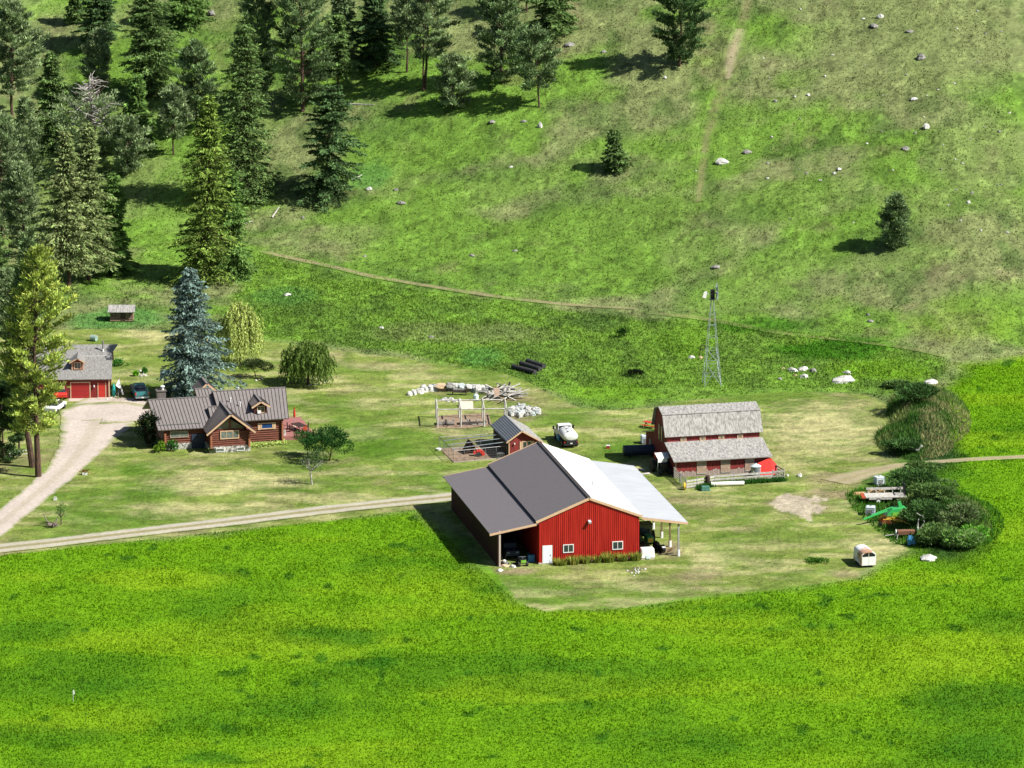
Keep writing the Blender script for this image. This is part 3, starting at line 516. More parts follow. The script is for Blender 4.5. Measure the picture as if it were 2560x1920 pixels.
window(hs, 12.0, 13.0, 4.02, 4.95, .53, M_TRIM, M_GLASS, 1, .09); build("air_conditioner", B().box(12.02, .25, 4.0, 12.45, .5, 4.35), M_WHITE, hs)
gable("rear_gable_roof", 7.0, 1.4, 8.6, 12, 5.1, 6.3)
ch = build("chimney", B().box(.1, 6.4, 3.5, 1.2, 7.5, 6.1).box(0, 6.3, 6.1, 1.3, 7.6, 6.2), mat("chimney_cladding", (.16, .14, .13), rough=.6), hs)
build("flue", B().lathe([(.16, 0), (.16, .35), (.3, .4), (.3, .5), (.1, .62)], 10, (.85, 6.9, 6.2)), M_WHITE, ch)
for xx, yy, zb_ in ((9.0, 3.0, 5.0), (10.1, 2.1, 4.6), (10.6, 5.9, 5.6)): build("vent_pipe", B().tube((xx, yy, zb_-.2), (xx, yy, zb_+.55), .07).tube((xx, yy, zb_+.5), (xx, yy, zb_+.62), .12), M_WHITE, hs)
clear(rect(O3, a3, -.6, -1., 15.6, 11)); clear(rect(O3, a3, 4.9, -3.6, 10.8, 0)); clear(rect(O3, a3, 15, 1, 20, 11.5))
hm = Matrix.Translation(Vector(O3)) @ Matrix.Rotation(a3, 4, 'Z')
def HL(x, y, z=0): return hm @ Vector((x, y, z))
dk = thing("deck", "raised red-brown plank deck at the right end of the log house", "deck", HL(15.25, 1.3), a3)
db = B()
for k in range(66): db.box(0, .15*k, .42, 4.5, .15*k+.135, .5)
build("deck_boards", db, M_DECK, dk); build("skirt", B().box(.02, .02, 0, 4.48, .08, .41).box(4.42, .1, 0, 4.48, 9.8, .41), M_DECK, dk)
pt = thing("patio_table", "dark brown wooden dining table standing on the red deck", "table", HL(18.2, 4.2, .5), a3+.3)
build("tabletop", B().box(-.6, -1.1, .68, .6, 1.1, .75), M_BROWND, pt)
for p, q in ((-.5, -1), (.5, -1), (.5, 1), (-.5, 1)): build("leg", B().box(p-.04, q-.04, 0, p+.04, q+.04, .68), M_BROWND, pt)
um = thing("parasol", "closed red parasol standing upright behind the deck table", "parasol", HL(18.0, 6.2, .5), a3)
build("pole", B().tube((0, 0, 0), (0, 0, 2.5), .03), M_GREYW, um); build("canopy", B().lathe([(.05, 1.2), (.16, 1.35), (.14, 1.9), (.05, 2.6)], 10), M_REDP, um); build("base", B().tube((0, 0, 0), (0, 0, .1), .25), M_CONC, um)
def chair(p, rz, label):
    c = thing("patio_chair", label, "chair", p, rz, "brown chairs around the deck table")
    build("seat", B().box(-.25, -.25, .4, .25, .25, .46), M_ORANGE if 'orange' in label else M_BROWND, c); build("backrest", B().box(-.25, .2, .46, .25, .26, .95), M_ORANGE if 'orange' in label else M_BROWND, c)
    for p_, q_ in ((-.2, -.2), (.2, -.2), (.2, .2), (-.2, .2)): build("leg", B().box(p_-.03, q_-.03, 0, p_+.03, q_+.03, .4), M_BROWND, c)
chair(HL(17.1, 3.6, .5), a3+pi/2, "brown deck chair on the house side of the table, nearer the lawn"); chair(HL(17.0, 4.8, .5), a3+pi/2, "brown deck chair on the house side of the table, nearer the parasol")
chair(HL(18.6, 2.4, .5), a3+pi, "orange-brown deck chair at the near end of the table"); chair(HL(19.2, 4.2, .5), a3-pi/2, "brown deck chair on the outer edge of the deck")
solo("rock_planter", B().cbox((0, 0, .35), (.5, .4, .7), taper=.7), M_ROCKW, "pale upright stone standing on the deck against the log wall", "rock", HL(15.8, 2.0, .5))

# --- garage
a4 = R(2.5); O4 = at(*q1(1515, 1082)); O4[2] = 0; WG = 12.6
gm = Matrix.Translation(Vector(O4)) @ Matrix.Rotation(a4, 4, 'Z')
def GL(x, y, z=0): return gm @ Vector((x, y, z))
gr = thing("garage", "red garage with grey shake roof and small dormer, partly behind the yellow pine", "garage", O4, a4)
gw = B().box(-WG, 0, 0, 0, 10.6, 2.8).prism([(0, 2.8), (10.6, 2.8), (5.3, 6.0)], -WG, 0, 'x'); build("wall", gw, M_REDW, gr)
sg = B()
for k in range(11): sg.box(-2.55, -.03, .1+k*.24, -.1, -.001, .13+k*.24)
build("siding", sg, M_REDDOOR, gr)
pr = .75
for s in (0, 1):
    ye = -.45 if s == 0 else 11.05; ze = 2.72
    ym = 5.3+(ye-5.3)*.22; zm = 6.12+(ze-6.12)*.22
    build("roof", B().slab([(-WG-.35, ye, ze), (.35, ye, ze), (.35, ym, zm), (1.05, 5.3, 6.12), (-WG-1.05, 5.3, 6.12), (-WG-.35, ym, zm)], .14), M_SHAKEG, gr)
build("snow_strip", B().beam((-4.2, 3.42, 4.98), (.36, 3.42, 4.98), .12, .03), M_WHITE, gr)
d = build("garage_door", B().box(-5.05, -.03, 0, -2.65, -.001, 2.15), M_REDDOOR, gr); pn = B()
for zz_ in (.5, 1.05, 1.6): pn.box(-5.0, -.045, zz_, -2.7, -.031, zz_+.03)
build("door_panels", pn, M_REDW, d)
build("door_trim", B().box(-5.2, -.06, 0, -5.06, -.002, 2.3).box(-2.64, -.06, 0, -2.5, -.002, 2.3).box(-5.06, -.06, 2.16, -2.64, -.002, 2.3), M_TRIM, gr)
d = build("door", B().box(-1.45, -.03, .12, -.55, -.001, 2.1), M_REDP, gr); build("door_frame", B().box(-1.57, -.06, .1, -1.46, -.002, 2.2).box(-.54, -.06, .1, -.43, -.002, 2.2), M_TRIM, d)
for x0_ in (-.12, -6.1): build("corner_board", B().box(x0_, -.07, 0, x0_+.18, -.035, 2.6), M_TRIM, gr)
build("wall_lamp", B().cbox((-2.0, -.15, 1.7), (.15, .2, .25)), M_WHITE, gr)
gd = B().prism([(-4.95, 3.1), (-3.45, 3.1), (-3.45, 4.75), (-4.2, 5.2), (-4.95, 4.75)], 1.1, 4.2, 'y'); build("dormer_wall", gd, M_REDDOOR, gr)
window(gr, -4.7, -3.7, 3.75, 4.75, 1.08, M_TRIM, M_GLASS, 1, .12); build("dormer_trim", B().box(-5.0, 1.05, 3.45, -4.85, 1.09, 4.8).box(-3.55, 1.05, 3.45, -3.4, 1.09, 4.8), M_TRIM, gr)
for s in (-1, 1): build("dormer_roof", B().slab([(-4.2+s*1.05, .7, 4.75), (-4.2, .55, 5.4), (-4.2, 4.6, 5.4), (-4.2+s*1.05, 4.0, 4.75)], .1), M_SHAKEG, gr)
build("fascia", B().beam((-4.2, .6, 5.22), (-3.15, .66, 4.6), .05, .16).beam((-4.2, .6, 5.22), (-5.25, .66, 4.6), .05, .16), M_TRIM, gr)
st = build("flue", B().tube((-.9, 4.2, 5.2), (-.9, 4.2, 6.7), .1).tube((-.9, 4.2, 6.6), (-.9, 4.2, 6.8), .15), M_STEELD, gr); build("flue_collar", B().tube((-.9, 4.2, 5.2), (-.9, 4.2, 5.75), .14), M_WHITE, st)
struct(build("pavement", B().box(-5.4, -1.6, -.1, .1, -.08, .06).box(-1.6, -.9, .06, .1, -.08, .16), M_CONC)); o = bpy.data.objects["pavement"]; o.location = O4; o.rotation_euler = (0, 0, a4)
clear(rect(O4, a4, -WG-.5, -1.6, .8, 11))

# --- small red shed with striped roof
a5 = R(14); S5 = at(*q3(1290, 1092)); S5[2] = 0
sh = thing("shed", "small red shed with a grey ribbed roof behind the large barn", "shed", S5, a5)
w5 = 4.0; l5 = 8.0; pk = 1.65
build("wall", B().prism([(0, 0), (w5, 0), (w5, 2.15), (pk, 3.5), (0, 2.4)], 0, l5, 'y'), M_REDW, sh)
build("side_boards", B().box(-.04, .0, 0, -.002, l5, 2.35), mat("dark_aged_boards", (.07, .045, .035), (.03, .02, .018), scale=3, stretch=(1, 4, .4)), sh)
r = build("roof", B().slab([(-.35, -.45, 2.32), (pk, -.45, 3.68), (pk, l5+.5, 3.68), (-.35, l5+.5, 2.32)], .1), M_GREYROOF, sh)
rb = B()
for k in range(8): t = (k+.4)/8; rb.beam((-.35+(pk+.35)*t, -.46, 2.33+1.36*t), (-.35+(pk+.35)*t, l5+.5, 2.33+1.36*t), .09, .03, (-.56, 0, .83))
build("roof_ribs", rb, M_SEAMD, r)
build("roof", B().slab([(pk, -.45, 3.68), (w5+.55, -.45, 1.98), (w5+.55, l5+.3, 1.98), (pk, l5+.5, 3.68)], .1), M_SHAKE, sh)
build("fascia", B().beam((pk, -.49, 3.5), (-.35, -.49, 2.14), .05, .18).beam((pk, -.49, 3.5), (w5+.55, -.49, 1.8), .05, .18).box(0, -.03, 0, .12, -.002, 2.2), M_TRIM, sh)
w = window(sh, 1.75, 3.0, 1.1, 2.2, -.02, M_TRIM, M_GLASS, 1, .12); build("shutter", B().box(1.45, -.06, 1.0, 1.73, -.02, 2.15), M_TRIM, w); build("shutter", B().box(3.02, -.06, 1.0, 3.3, -.02, 2.15), M_TRIM, w)
build("wall_lamp", B().cbox((.75, -.12, 1.95), (.14, .2, .16)), M_WHITE, sh)
clear(rect(S5, a5, -.3, -.3, w5+.3, l5+.3))
sm = Matrix.Translation(Vector(S5)) @ Matrix.Rotation(a5, 4, 'Z')

# --- log hut up the slope
p = gp(305, 800); hut = thing("log_hut", "tiny old log hut with a mossy grey shake roof at the edge of the pines", "hut", p, R(1))
b = B()
for k in range(6): b.tube((-1.6, -.9, .12+k*.24), (1.6, -.9, .12+k*.24), .13).tube((-1.5, -1, .2+k*.24), (-1.5, 1, .2+k*.24), .13).tube((1.5, -1, .2+k*.24), (1.5, 1, .2+k*.24), .13)
build("wall", b, mat("old_log", (.30, .2, .14), (.13, .08, .06), scale=4), hut); build("doorway", B().box(-.1, -1.05, 0, .5, -1.02, 1.3).box(-1.4, -.85, 0, 1.4, .9, 1.4), M_BROWND, hut)
for s in (-1, 1): build("roof", B().slab([(-1.9, s*1.5, 1.45), (1.9, s*1.5, 1.45), (1.9, 0, 2.2), (-1.9, 0, 2.2)], .1), M_SHAKE, hut)

# ------------------------------------------------------------------ windmill
p = gp(1779, 962); wm = thing("windpump", "tall galvanised lattice windpump with a tail vane in the rough grass", "windmill", p, R(8))
H = 11.7; hb = 1.12; htp = .12
cs = [(-1, -1), (1, -1), (1, 1), (-1, 1)]
def lp(c, z): k = hb+(htp-hb)*z/H; return (c[0]*k, c[1]*k, z)
for c in cs: build("leg", B().beam(lp(c, 0), lp(c, H), .05, .05), M_STEELL, wm)
for z in (1.4, 3.1, 4.9, 6.6, 8.2, 9.7):
    b = B()
    for i in range(4): b.beam(lp(cs[i], z), lp(cs[(i+1) % 4], z), .035, .035)
    build("girt", b, M_STEELL, wm)
for z0, z1 in ((0, 3.1), (3.1, 4.9)):
    b = B()
    for i in range(4): b.beam(lp(cs[i], z0), lp(cs[(i+1) % 4], z1), .035, .035).beam(lp(cs[(i+1) % 4], z0), lp(cs[i], z1), .035, .035)
    build("cross_brace", b, M_STEELL, wm)
build("platform", B().box(-.4, -.4, H, .4, .4, H+.06), M_STEEL, wm)
hd = build("gearbox", B().box(-.25, -.18, H+.1, .3, .18, H+1.4).tube((-.2, 0, H+.9), (.75, 0, H+.9), .06), M_DARK, wm)
wb = B()
for k in range(14):
    t = 2*pi*k/14; y_, z_ = cos(t), sin(t)
    wb.cbox((.62, y_*.72, H+1.1+z_*.72), (.05, .2, .8), rx=t-pi/2)
wb.tube((.55, 0, H+.95), (.7, 0, H+.95), .12)
build("wind_wheel", wb, M_STEELL, wm)
tv = build("tail_vane", B().prism([(-1.35, H+.35), (-.85, H+.2), (-.7, H+1.2), (-1.1, H+1.15)], -.015, .015, 'y').tube((-.9, 0, H+.8), (-.1, 0, H+.8), .03), M_WHITE, wm)

# ------------------------------------------------------------------ trees
def leaves(name, Bs, Ds, ln, wd, parent, base, var=.3, m=None, warm=None, mul=None):
    n = len(Bs); Bs = np.asarray(Bs); Ds = np.asarray(Ds); Ds = Ds/np.linalg.norm(Ds, axis=1)[:, None]
    r = rng.normal(size=(n, 3)); w = np.cross(Ds, r); w /= np.linalg.norm(w, axis=1)[:, None]+1e-9
    l = (ln*rng.uniform(.6, 1.3, n))[:, None]; ww = (wd*rng.uniform(.6, 1.3, n))[:, None]
    V = np.stack([Bs-w*ww/2, Bs+w*ww/2, Bs+Ds*l], 1).reshape(-1, 3)
    base = np.array(base); k = (1+var*rng.uniform(-1, 1, n))[:, None]; c = np.tile(base, (n, 1))
    if warm is not None: q = (rng.random(n)[:, None]**2)*.9; c = c*(1-q)+np.array(warm)*1.35*q
    c = c*k if mul is None else c*k*mul[:, None]
    C = np.repeat(c, 3, axis=0); return npmesh(name, V, np.arange(3*n).reshape(-1, 3), m or M_LEAF, np.clip(C, .003, .9), parent)
def conifer(p, h, r, style, col, label, seed=0, dead=False, group=None, base=None, lean=0., warm=None, sparse=0.):
    rs = np.random.default_rng(seed+101)
    names = dict(fir="fir_tree", pine="pine_tree", spruce="spruce_tree")
    root = thing(names[style], label, "tree", p, rs.uniform(0, 6.28) if not lean else 0., group); root.rotation_euler[1] = lean if lean else 0
    tr = B(); pts = []; x = y = 0.; rr = max(.09, h*.0145)
    nseg = 8
    for k in range(nseg+1): pts.append((x, y, h*.97*k/nseg-.3)); x += rs.normal()*h*.007; y += rs.normal()*h*.007
    tr.path(pts, rr, .02, 8)
    z0 = base if base is not None else {'fir': .05, 'pine': .22, 'spruce': .02}[style]
    z = z0*h; Bs = []; Ds = []; Ks = []; step = {'fir': .42, 'pine': .5, 'spruce': .42}[style]*max(.55, min(1, h/12)); az0 = 0.
    def axp(zz_): i = zz_/(h*.97/nseg); i = min(max(i, 0), nseg-1e-3); a_, b_ = pts[int(i)], pts[int(i)+1]; f = i-int(i); return a_[0]+(b_[0]-a_[0])*f, a_[1]+(b_[1]-a_[1])*f
    gapn = rs.random(64); asp = rs.uniform(0, 6.28); asa = rs.uniform(.08, .26)
    while z < h*.985:
        t = min(.999, max(0., (z/h-z0)/(1-z0)))
        if style == 'pine': prof = min(1, .55+1.6*t)*(1-t**2.2)**.75*(.72+.4*gapn[int(t*14)])
        elif style == 'spruce': prof = (1-t)**.7*(.9+.16*gapn[int(t*30)])
        else: prof = min(1, .8+t)*(1-t)**.58*(.66+.62*gapn[int(t*20)])
        nb = 5 if style == 'pine' else 7
        for b_ in range(nb):
            az = az0+2*pi*b_/nb+rs.normal()*.25; Lb = 1.3*r*prof*rs.uniform(.62, 1.15)*(1+asa*cos(az-asp+2.5*t))
            if rs.random() < sparse: continue
            if style == 'pine' and rs.random() < .16: continue
            if Lb < .12: Lb = .12
            kb = rs.uniform(.6, 1.5)
            el = {'fir': -.18+.5*t, 'pine': .12+.55*t, 'spruce': -.28+.75*t}[style]+rs.normal()*.08; droop = {'fir': .16, 'pine': -.10, 'spruce': .20}[style]
            ca, sa = cos(az), sin(az); ax_, ay_ = axp(z)
            zb = z+rs.normal()*.12
            if Lb > .9: 
                e = (ax_+ca*Lb*.85, ay_+sa*Lb*.85, zb+Lb*.85*el-droop*(Lb*.85)**1.5*.35); tr.tube((ax_, ay_, zb), e, rr*.18*(1.1-t*.6), .012, 3)
            ns = int(Lb/.26)+1; s0 = .42 if style == 'pine' else .12
            for k in range(ns):
                s = s0+(1-s0)*(k+.5)/ns; q = np.array([ax_+ca*Lb*s, ay_+sa*Lb*s, zb+Lb*s*el-droop*(Lb*s)**1.5*.35])
                if style == 'pine':
                    m_ = 11; rad = .38+.14*rs.random(); off = rs.normal(size=(m_, 3))*rad*.5; off[:, 2] *= .62; off[:, 2] += .08; dd = off*1.3+np.array([ca*.3, sa*.3, .55])+rs.normal(size=(m_, 3))*.25
                else:
                    m_ = 8 if style == 'fir' else 12; lat = (.16+.34*Lb*(1.12-s)*.55); sd_ = rs.normal(size=m_)*lat*.75; off = np.stack([-sa*sd_, ca*sd_, -np.abs(sd_)*.28+rs.normal(size=m_)*.07], 1)
                    sg_ = np.sign(sd_); dd = np.stack([ca*.8-sa*sg_*.7, sa*.8+ca*sg_*.7, np.full(m_, -.30 if style == 'fir' else -.42)], 1)+rs.normal(size=(m_, 3))*.28
                Bs.append(q+off); Ds.append(dd); Ks.append(np.full(m_, kb*rs.uniform(.75, 1.25)))
        z += step*rs.uniform(.8, 1.2)*(1 if t < .7 else .75); az0 += 1.1
    sz = {'fir': (.50, .25), 'pine': (.48, .22), 'spruce': (.46, .25)}[style]; Bs = np.concatenate(Bs); Ds = np.concatenate(Ds); Ks = np.concatenate(Ks)
    if len(Bs) > 20000: q = rs.choice(len(Bs), 20000, replace=False); Bs = Bs[q]; Ds = Ds[q]; Ks = Ks[q]
    k = .75+.25*min(1, h/10)
    if dead: q = (Bs[:, 2] < h*.80) & (rs.random(len(Bs)) < (1-.75*np.clip(Bs[:, 2]/h/.8, 0, 1)**2)); Bs = Bs[q]; Ds = Ds[q]; Ks = Ks[q]
    build("trunk", tr, M_BARK, root)
    leaves("crown", Bs, Ds, sz[0]*k, sz[1]*k, root, np.array(col)*1.85, .35, warm=warm, mul=Ks)
    if dead:
        db_ = B()
        for k in range(120):
            zz_ = h*rs.uniform(.5, .97); az = rs.uniform(0, 6.28); l_ = r*rs.uniform(.3, 1.)*(1.3-zz_/h)*1.7; c_ = np.array([0, 0, zz_]); pp = [tuple(c_)]
            for s in range(3): c_ = c_+np.array([cos(az), sin(az), rs.uniform(-.45, .75)])*l_/3; az += rs.normal()*.8; pp.append(tuple(c_))
            db_.path(pp, .07, .025, 4)
        db_.tube((0, 0, h*.9), (.1, 0, h*1.0), .22, .05)
        build("dead_branches", db_, M_DEADW, root)
    return root
FIRC = lin((.29, .37, .20)); PINC = lin((.33, .40, .26)); DARKC = lin((.23, .31, .18)); SPRC = lin((.34, .41, .385)); YELC = lin((.42, .49, .24)); YFIR = lin((.34, .42, .19)); GRYP = lin((.39, .45, .31)); BRNP = lin((.37, .43, .26)); BRIG = lin((.31, .41, .20))
def T(bx, by, ty, hw, style, col, label, seed, **kw):
    p = gp(bx, by); s = ppm(p); h = (by-ty)/(s*cos(PITCH)); return conifer(p, h, hw/s, style, col, label, seed, **kw)
TR = [
 (32, 295, 4, 62, 'pine', GRYP, "tall grey-green pine on the upper left edge of the picture", dict(base=.2)),
 (125, 372, 132, 48, 'fir', FIRC, "dark green fir between the left edge pine and the dead-topped pine", {}),
 (186, 54, -45, 24, 'fir', FIRC, "small fir at the top edge near the left corner, shadow on open grass", {}),
 (249, 112, -75, 46, 'fir', DARKC, "dark fir cut by the top edge, right of the small corner fir", {}),
 (247, 235, 80, 36, 'pine', GRYP, "slim grey-green pine directly above the dead-topped pine", dict(base=.1)),
 (376, 240, -40, 74, 'fir', FIRC, "broad dark fir reaching the top edge with layered drooping limbs", {}),
 (470, 62, -110, 52, 'fir', BRIG, "bright green fir at the top edge beside the grey boulder", {}),
 (228, 430, 194, 88, 'pine', GRYP, "half-dead pine with a bare silvery broken top", dict(dead=True, base=.08)),
 (346, 370, 186, 38, 'fir', BRIG, "narrow light green fir right of the dead-topped pine", {}),
 (492, 330, 106, 46, 'pine', PINC, "rounded pine standing above the tall yellow-green fir", dict(base=.12)),
 (434, 387, 222, 38, 'pine', GRYP, "slender grey-green pine with a thin bare trunk left of the yellow-green fir", dict(base=.24)),
 (508, 705, 236, 74, 'fir', YFIR, "very tall yellow-green fir rising behind the blue spruce", dict(warm=lin((.42, .49, .20)))),
 (575, 692, 420, 54, 'fir', BRIG, "shorter bushy bright green fir hugging the right side of the tall yellow-green fir", {}),
 (620, 502, 64, 84, 'fir', FIRC, "huge dark blue-green fir with a wide skirt at the forest edge", dict(col_=1)),
 (757, 278, -75, 82, 'pine', PINC, "massive dark pine cut by the top edge behind the wide-skirted fir", dict(base=.06)),
 (652, 270, -60, 44, 'pine', PINC, "dark narrow pine wedged left of the massive top edge pine", dict(base=.1)),
 (845, 242, 36, 42, 'fir', FIRC, "thin fir with a bare pale lower trunk, left of the dark top edge fir", dict(base=.3, sparse=.15)),
 (862, 172, -45, 40, 'fir', PINC, "grey-green fir at the top edge behind the thin bare-trunked fir", {}),
 (938, 166, -30, 52, 'fir', DARKC, "very dark dense fir at the top edge in the middle of the row", dict(base=.14)),
 (1017, 180, -20, 40, 'pine', GRYP, "grey-green pine with a clear dark trunk beside the very dark fir", dict(base=.34)),
 (1062, 224, -40, 62, 'pine', GRYP, "tall airy pine on twin dark trunks at the top edge", dict(base=.3, twin=True)),
 (1132, 274, 140, 44, 'pine', GRYP, "low bushy young pine at the foot of the twin-trunked pine", dict(base=.04)),
 (808, 488, 214, 84, 'fir', DARKC, "ragged open fir with crooked limbs standing alone on the slope edge", dict(sparse=.42, lean=.10)),
 (1255, 208, -20, 64, 'pine', PINC, "dark green pine at the top, upper left one of the two overlapping pines", dict(base=.04)),
 (1349, 268, 80, 56, 'pine', PINC, "dark green pine lower right of its overlapping neighbour, with a clear trunk", dict(base=.22)),
 (1385, 82, -110, 52, 'fir', FIRC, "fir cut by the top edge right of the two overlapping pines", {}),
 (1318, 30, -140, 40, 'pine', PINC, "pine trunk base showing at the very top edge between pine and fir", dict(base=.15)),
 (1699, 166, -75, 62, 'pine', DARKC, "large lone dark pine at the top with a long shadow across open pasture", dict(base=.06)),
 (1536, 421, 327, 29, 'fir', FIRC, "little lone conical fir in the middle of the pasture", {}),
 (2234, 618, 490, 36, 'pine', PINC, "lone leaning dark pine on the right side of the pasture", dict(base=.02, lean=.07)),
 (8, 590, 290, 74, 'pine', GRYP, "bushy pine half outside the left edge above the garage", dict(base=.05)),
 (170, 728, 326, 66, 'fir', BRNP, "brownish-green tall fir, left of the pair above the log hut", dict(base=.16, warm=lin((.46, .47, .32)))),
 (222, 700, 310, 60, 'fir', BRNP, "brownish-green tall fir, right of the pair above the log hut", dict(base=.14, warm=lin((.46, .49, .32)))),
 (62, 640, 410, 46, 'pine', GRYP, "middle-sized grey-green pine between the left edge and the brownish pair", dict(base=.1)),
 (318, 438, 300, 46, 'pine', GRYP, "bushy grey-green pine in the gap behind the brownish pair, right of the dead top", dict(base=.06)),
 (60, 470, 250, 40, 'pine', GRYP, "grey-green pine low behind the left edge pines", dict(base=.06)),
 (292, 682, 432, 46, 'fir', BRIG, "bright green fir standing right of the brownish pair", {}),
 (-20, 780, 560, 70, 'fir', FIRC, "dark fir at the left edge with limbs reaching into the picture", {}),
 (22, 835, 680, 48, 'pine', GRYP, "small grey-green pine at the left edge behind the yellow pine", dict(base=.05)),
 (82, 1168, 600, 46, 'pine', PINC, "darker slimmer pine close behind the big yellow-green pine", dict(base=.22)),
 (96, 1192, 618, 78, 'pine', YELC, "big yellow-green pine with a thick red-brown trunk in front of the garage", dict(base=.2, warm=lin((.66, .68, .30)))),
 (10, 1150, 960, 66, 'pine', DARKC, "dark bushy pine low on the left edge beside the drive", dict(base=.02)),
 (50, 1140, 930, 40, 'pine', FIRC, "dark pine with a bare trunk between the left edge and the yellow pine", dict(base=.3)),
 (478, 992, 664, 92, 'spruce', SPRC, "large blue spruce behind the log house", {}),
]
for i, (bx, by, ty, hw, stl, col, lab, kw) in enumerate(TR):
    kw = dict(kw); kw.pop('col_', 0); tw = kw.pop('twin', False)
    o = T(bx, by, ty, hw, stl, col, lab, i, **kw)
    if tw: build("trunk", B().tube((.5, .1, -.2), (.35, .1, 8), .16, .1), M_BARK, o)

# broadleaf trees, shrubs
def blob_leaves(n, rad, cz, seed, lumps=9, shell=.55, droop=0.):
    rs = np.random.default_rng(seed); cs_ = []
    for k in range(lumps):
        d_ = rs.normal(size=3); d_ /= np.linalg.norm(d_); cs_.append(d_*np.array(rad)*rs.uniform(.3, .75))
    cs_ = np.array(cs_); which = rs.integers(0, lumps, n); d = rs.normal(size=(n, 3)); d /= np.linalg.norm(d, axis=1)[:, None]
    rr = np.array(rad)*(.38+.14*rs.random(lumps))[which][:, None]; P = cs_[which]+d*rr*(shell+(1-shell)*rs.random(n))[:, None]
    P[:, 2] += cz; return P, d+np.array([0, 0, .25-droop])
def shrub(px, py, hw, hp, col, label, seed, name="shrub", cat="shrub", n=900, size=(.28, .16), trunk=False, group=None, stems=True, var=.35, warm=None, lift=None):
    p = gp(px, py); s = ppm(p); h = hp/(s*.97); r = hw/s; root = thing(name, label, cat, p, 0, group)
    cz = h*.5 if lift is None else h*(lift+(1-lift)/2); rz_ = h*.5 if lift is None else h*(1-lift)/2
    P, d = blob_leaves(n, (r, r*.9, rz_), cz, seed); P[:, 2] = np.maximum(P[:, 2], .03)
    rs = np.random.default_rng(seed+5); tb = B()
    if trunk:
        for k in range(trunk): 
            aa = rs.uniform(0, 6.28); ex = np.array([cos(aa), sin(aa), 0])*r*.12
            tb.path([tuple(ex*.2-np.array([0, 0, .1])), tuple(ex+np.array([0, 0, (lift or .2)*h])), tuple(ex*2.2+np.array([0, 0, h*.7]))], .09*h/4+.02, .03, 6)
            for j in range(6): ab = rs.uniform(0, 6.28); tb.tube(tuple(ex+np.array([0, 0, (lift or .2)*h])), (cos(ab)*r*.65, sin(ab)*r*.65, h*rs.uniform(.55, .85)), .03, .012, 4)
        build("trunk", tb, M_BARK if trunk != 3 else M_DEADW, root)
    elif stems:
        for k in range(7): ab = rs.uniform(0, 6.28); tb.tube((0, 0, -.05), (cos(ab)*r*.5, sin(ab)*r*.5, h*.7), .03, .012, 4)
        build("stems", tb, M_BARK, root)
    leaves("crown" if trunk else "foliage", P, d, size[0], size[1], root, col, var, warm=warm); return root
def willow(px, py, hw, hp, col, label, seed, n=11000, warm=None):
    p = gp(px, py); s = ppm(p); h = hp/(s*.97); r = hw/s; rs = np.random.default_rng(seed); root = thing("willow_tree", label, "tree", p)
    tb = B().path([(0, 0, -.2), (.05, 0, h*.3), (0, .05, h*.6)], .2, .1)
    Bs = []; Ds = []
    for k in range(n//26):
        az = rs.uniform(0, 6.28); ph = rs.uniform(.1, 1.5); gn = .74+.15*sin(3*az+ph*4+seed)+.14*sin(5*az-seed*2)*cos(ph)+rs.normal()*.10; q = np.array([cos(az)*cos(ph)*r*gn, sin(az)*cos(ph)*r*gn, h*.5+sin(ph)*h*.44*(.55+.6*gn)]); 
        if k % 9 == 0: tb.tube((0, 0, h*.55), tuple(q), .06, .015, 4)
        ln = rs.uniform(.2, .95)*q[2]
        for j in range(26):
            t = j/26; q2_ = q+np.array([cos(az)*r*.2*t**.5, sin(az)*r*.2*t**.5, -ln*t])+rs.normal(size=3)*.07; Bs.append(q2_); Ds.append(np.array([cos(az)*.2, sin(az)*.2, -1])+rs.normal(size=3)*.3)
    build("trunk", tb, M_BARK, root); leaves("crown", np.array(Bs), np.array(Ds), .38, .16, root, np.array(col)*1.2, .4, warm=warm)
willow(770, 962, 64, 112, lin((.30, .40, .16)), "rounded weeping tree on the lawn right of the log house roof", 3, warm=lin((.42, .5, .25)))
willow(600, 915, 58, 165, lin((.55, .62, .30)), "pale yellow-green weeping willow just right of the blue spruce", 4, warm=lin((.72, .76, .46)))
shrub(642, 944, 46, 52, lin((.24, .30, .16)), "low spreading dark ornamental tree left of the weeping tree", 11, "ornamental_tree", "tree", 2600, (.22, .12), trunk=1, lift=.25)
shrub(822, 1152, 70, 98, lin((.17, .32, .14)), "dense dark green fruit tree on the lawn beside the deck", 12, "fruit_tree", "tree", 4200, (.26, .15), trunk=1, lift=.16)
shrub(772, 1142, 44, 66, lin((.20, .34, .15)), "left lobe fruit tree touching the dense dark one by the deck", 13, "fruit_tree", "tree", 2000, (.24, .14), trunk=1, lift=.3)
shrub(781, 1211, 46, 92, lin((.30, .40, .22)), "thin sparse tree with pale forked trunk in front of the fruit trees", 14, "small_tree", "tree", 900, (.22, .10), trunk=3, lift=.35)
shrub(153, 1312, 17, 56, lin((.28, .42, .20)), "spindly sapling growing beside the uprooted stump", 15, "sapling", "tree", 260, (.24, .09), trunk=1, lift=.3)
shrub(372, 1118, 34, 96, lin((.10, .17, .09)), "big dark bush in shade at the left wall of the log house", 16, n=2600)
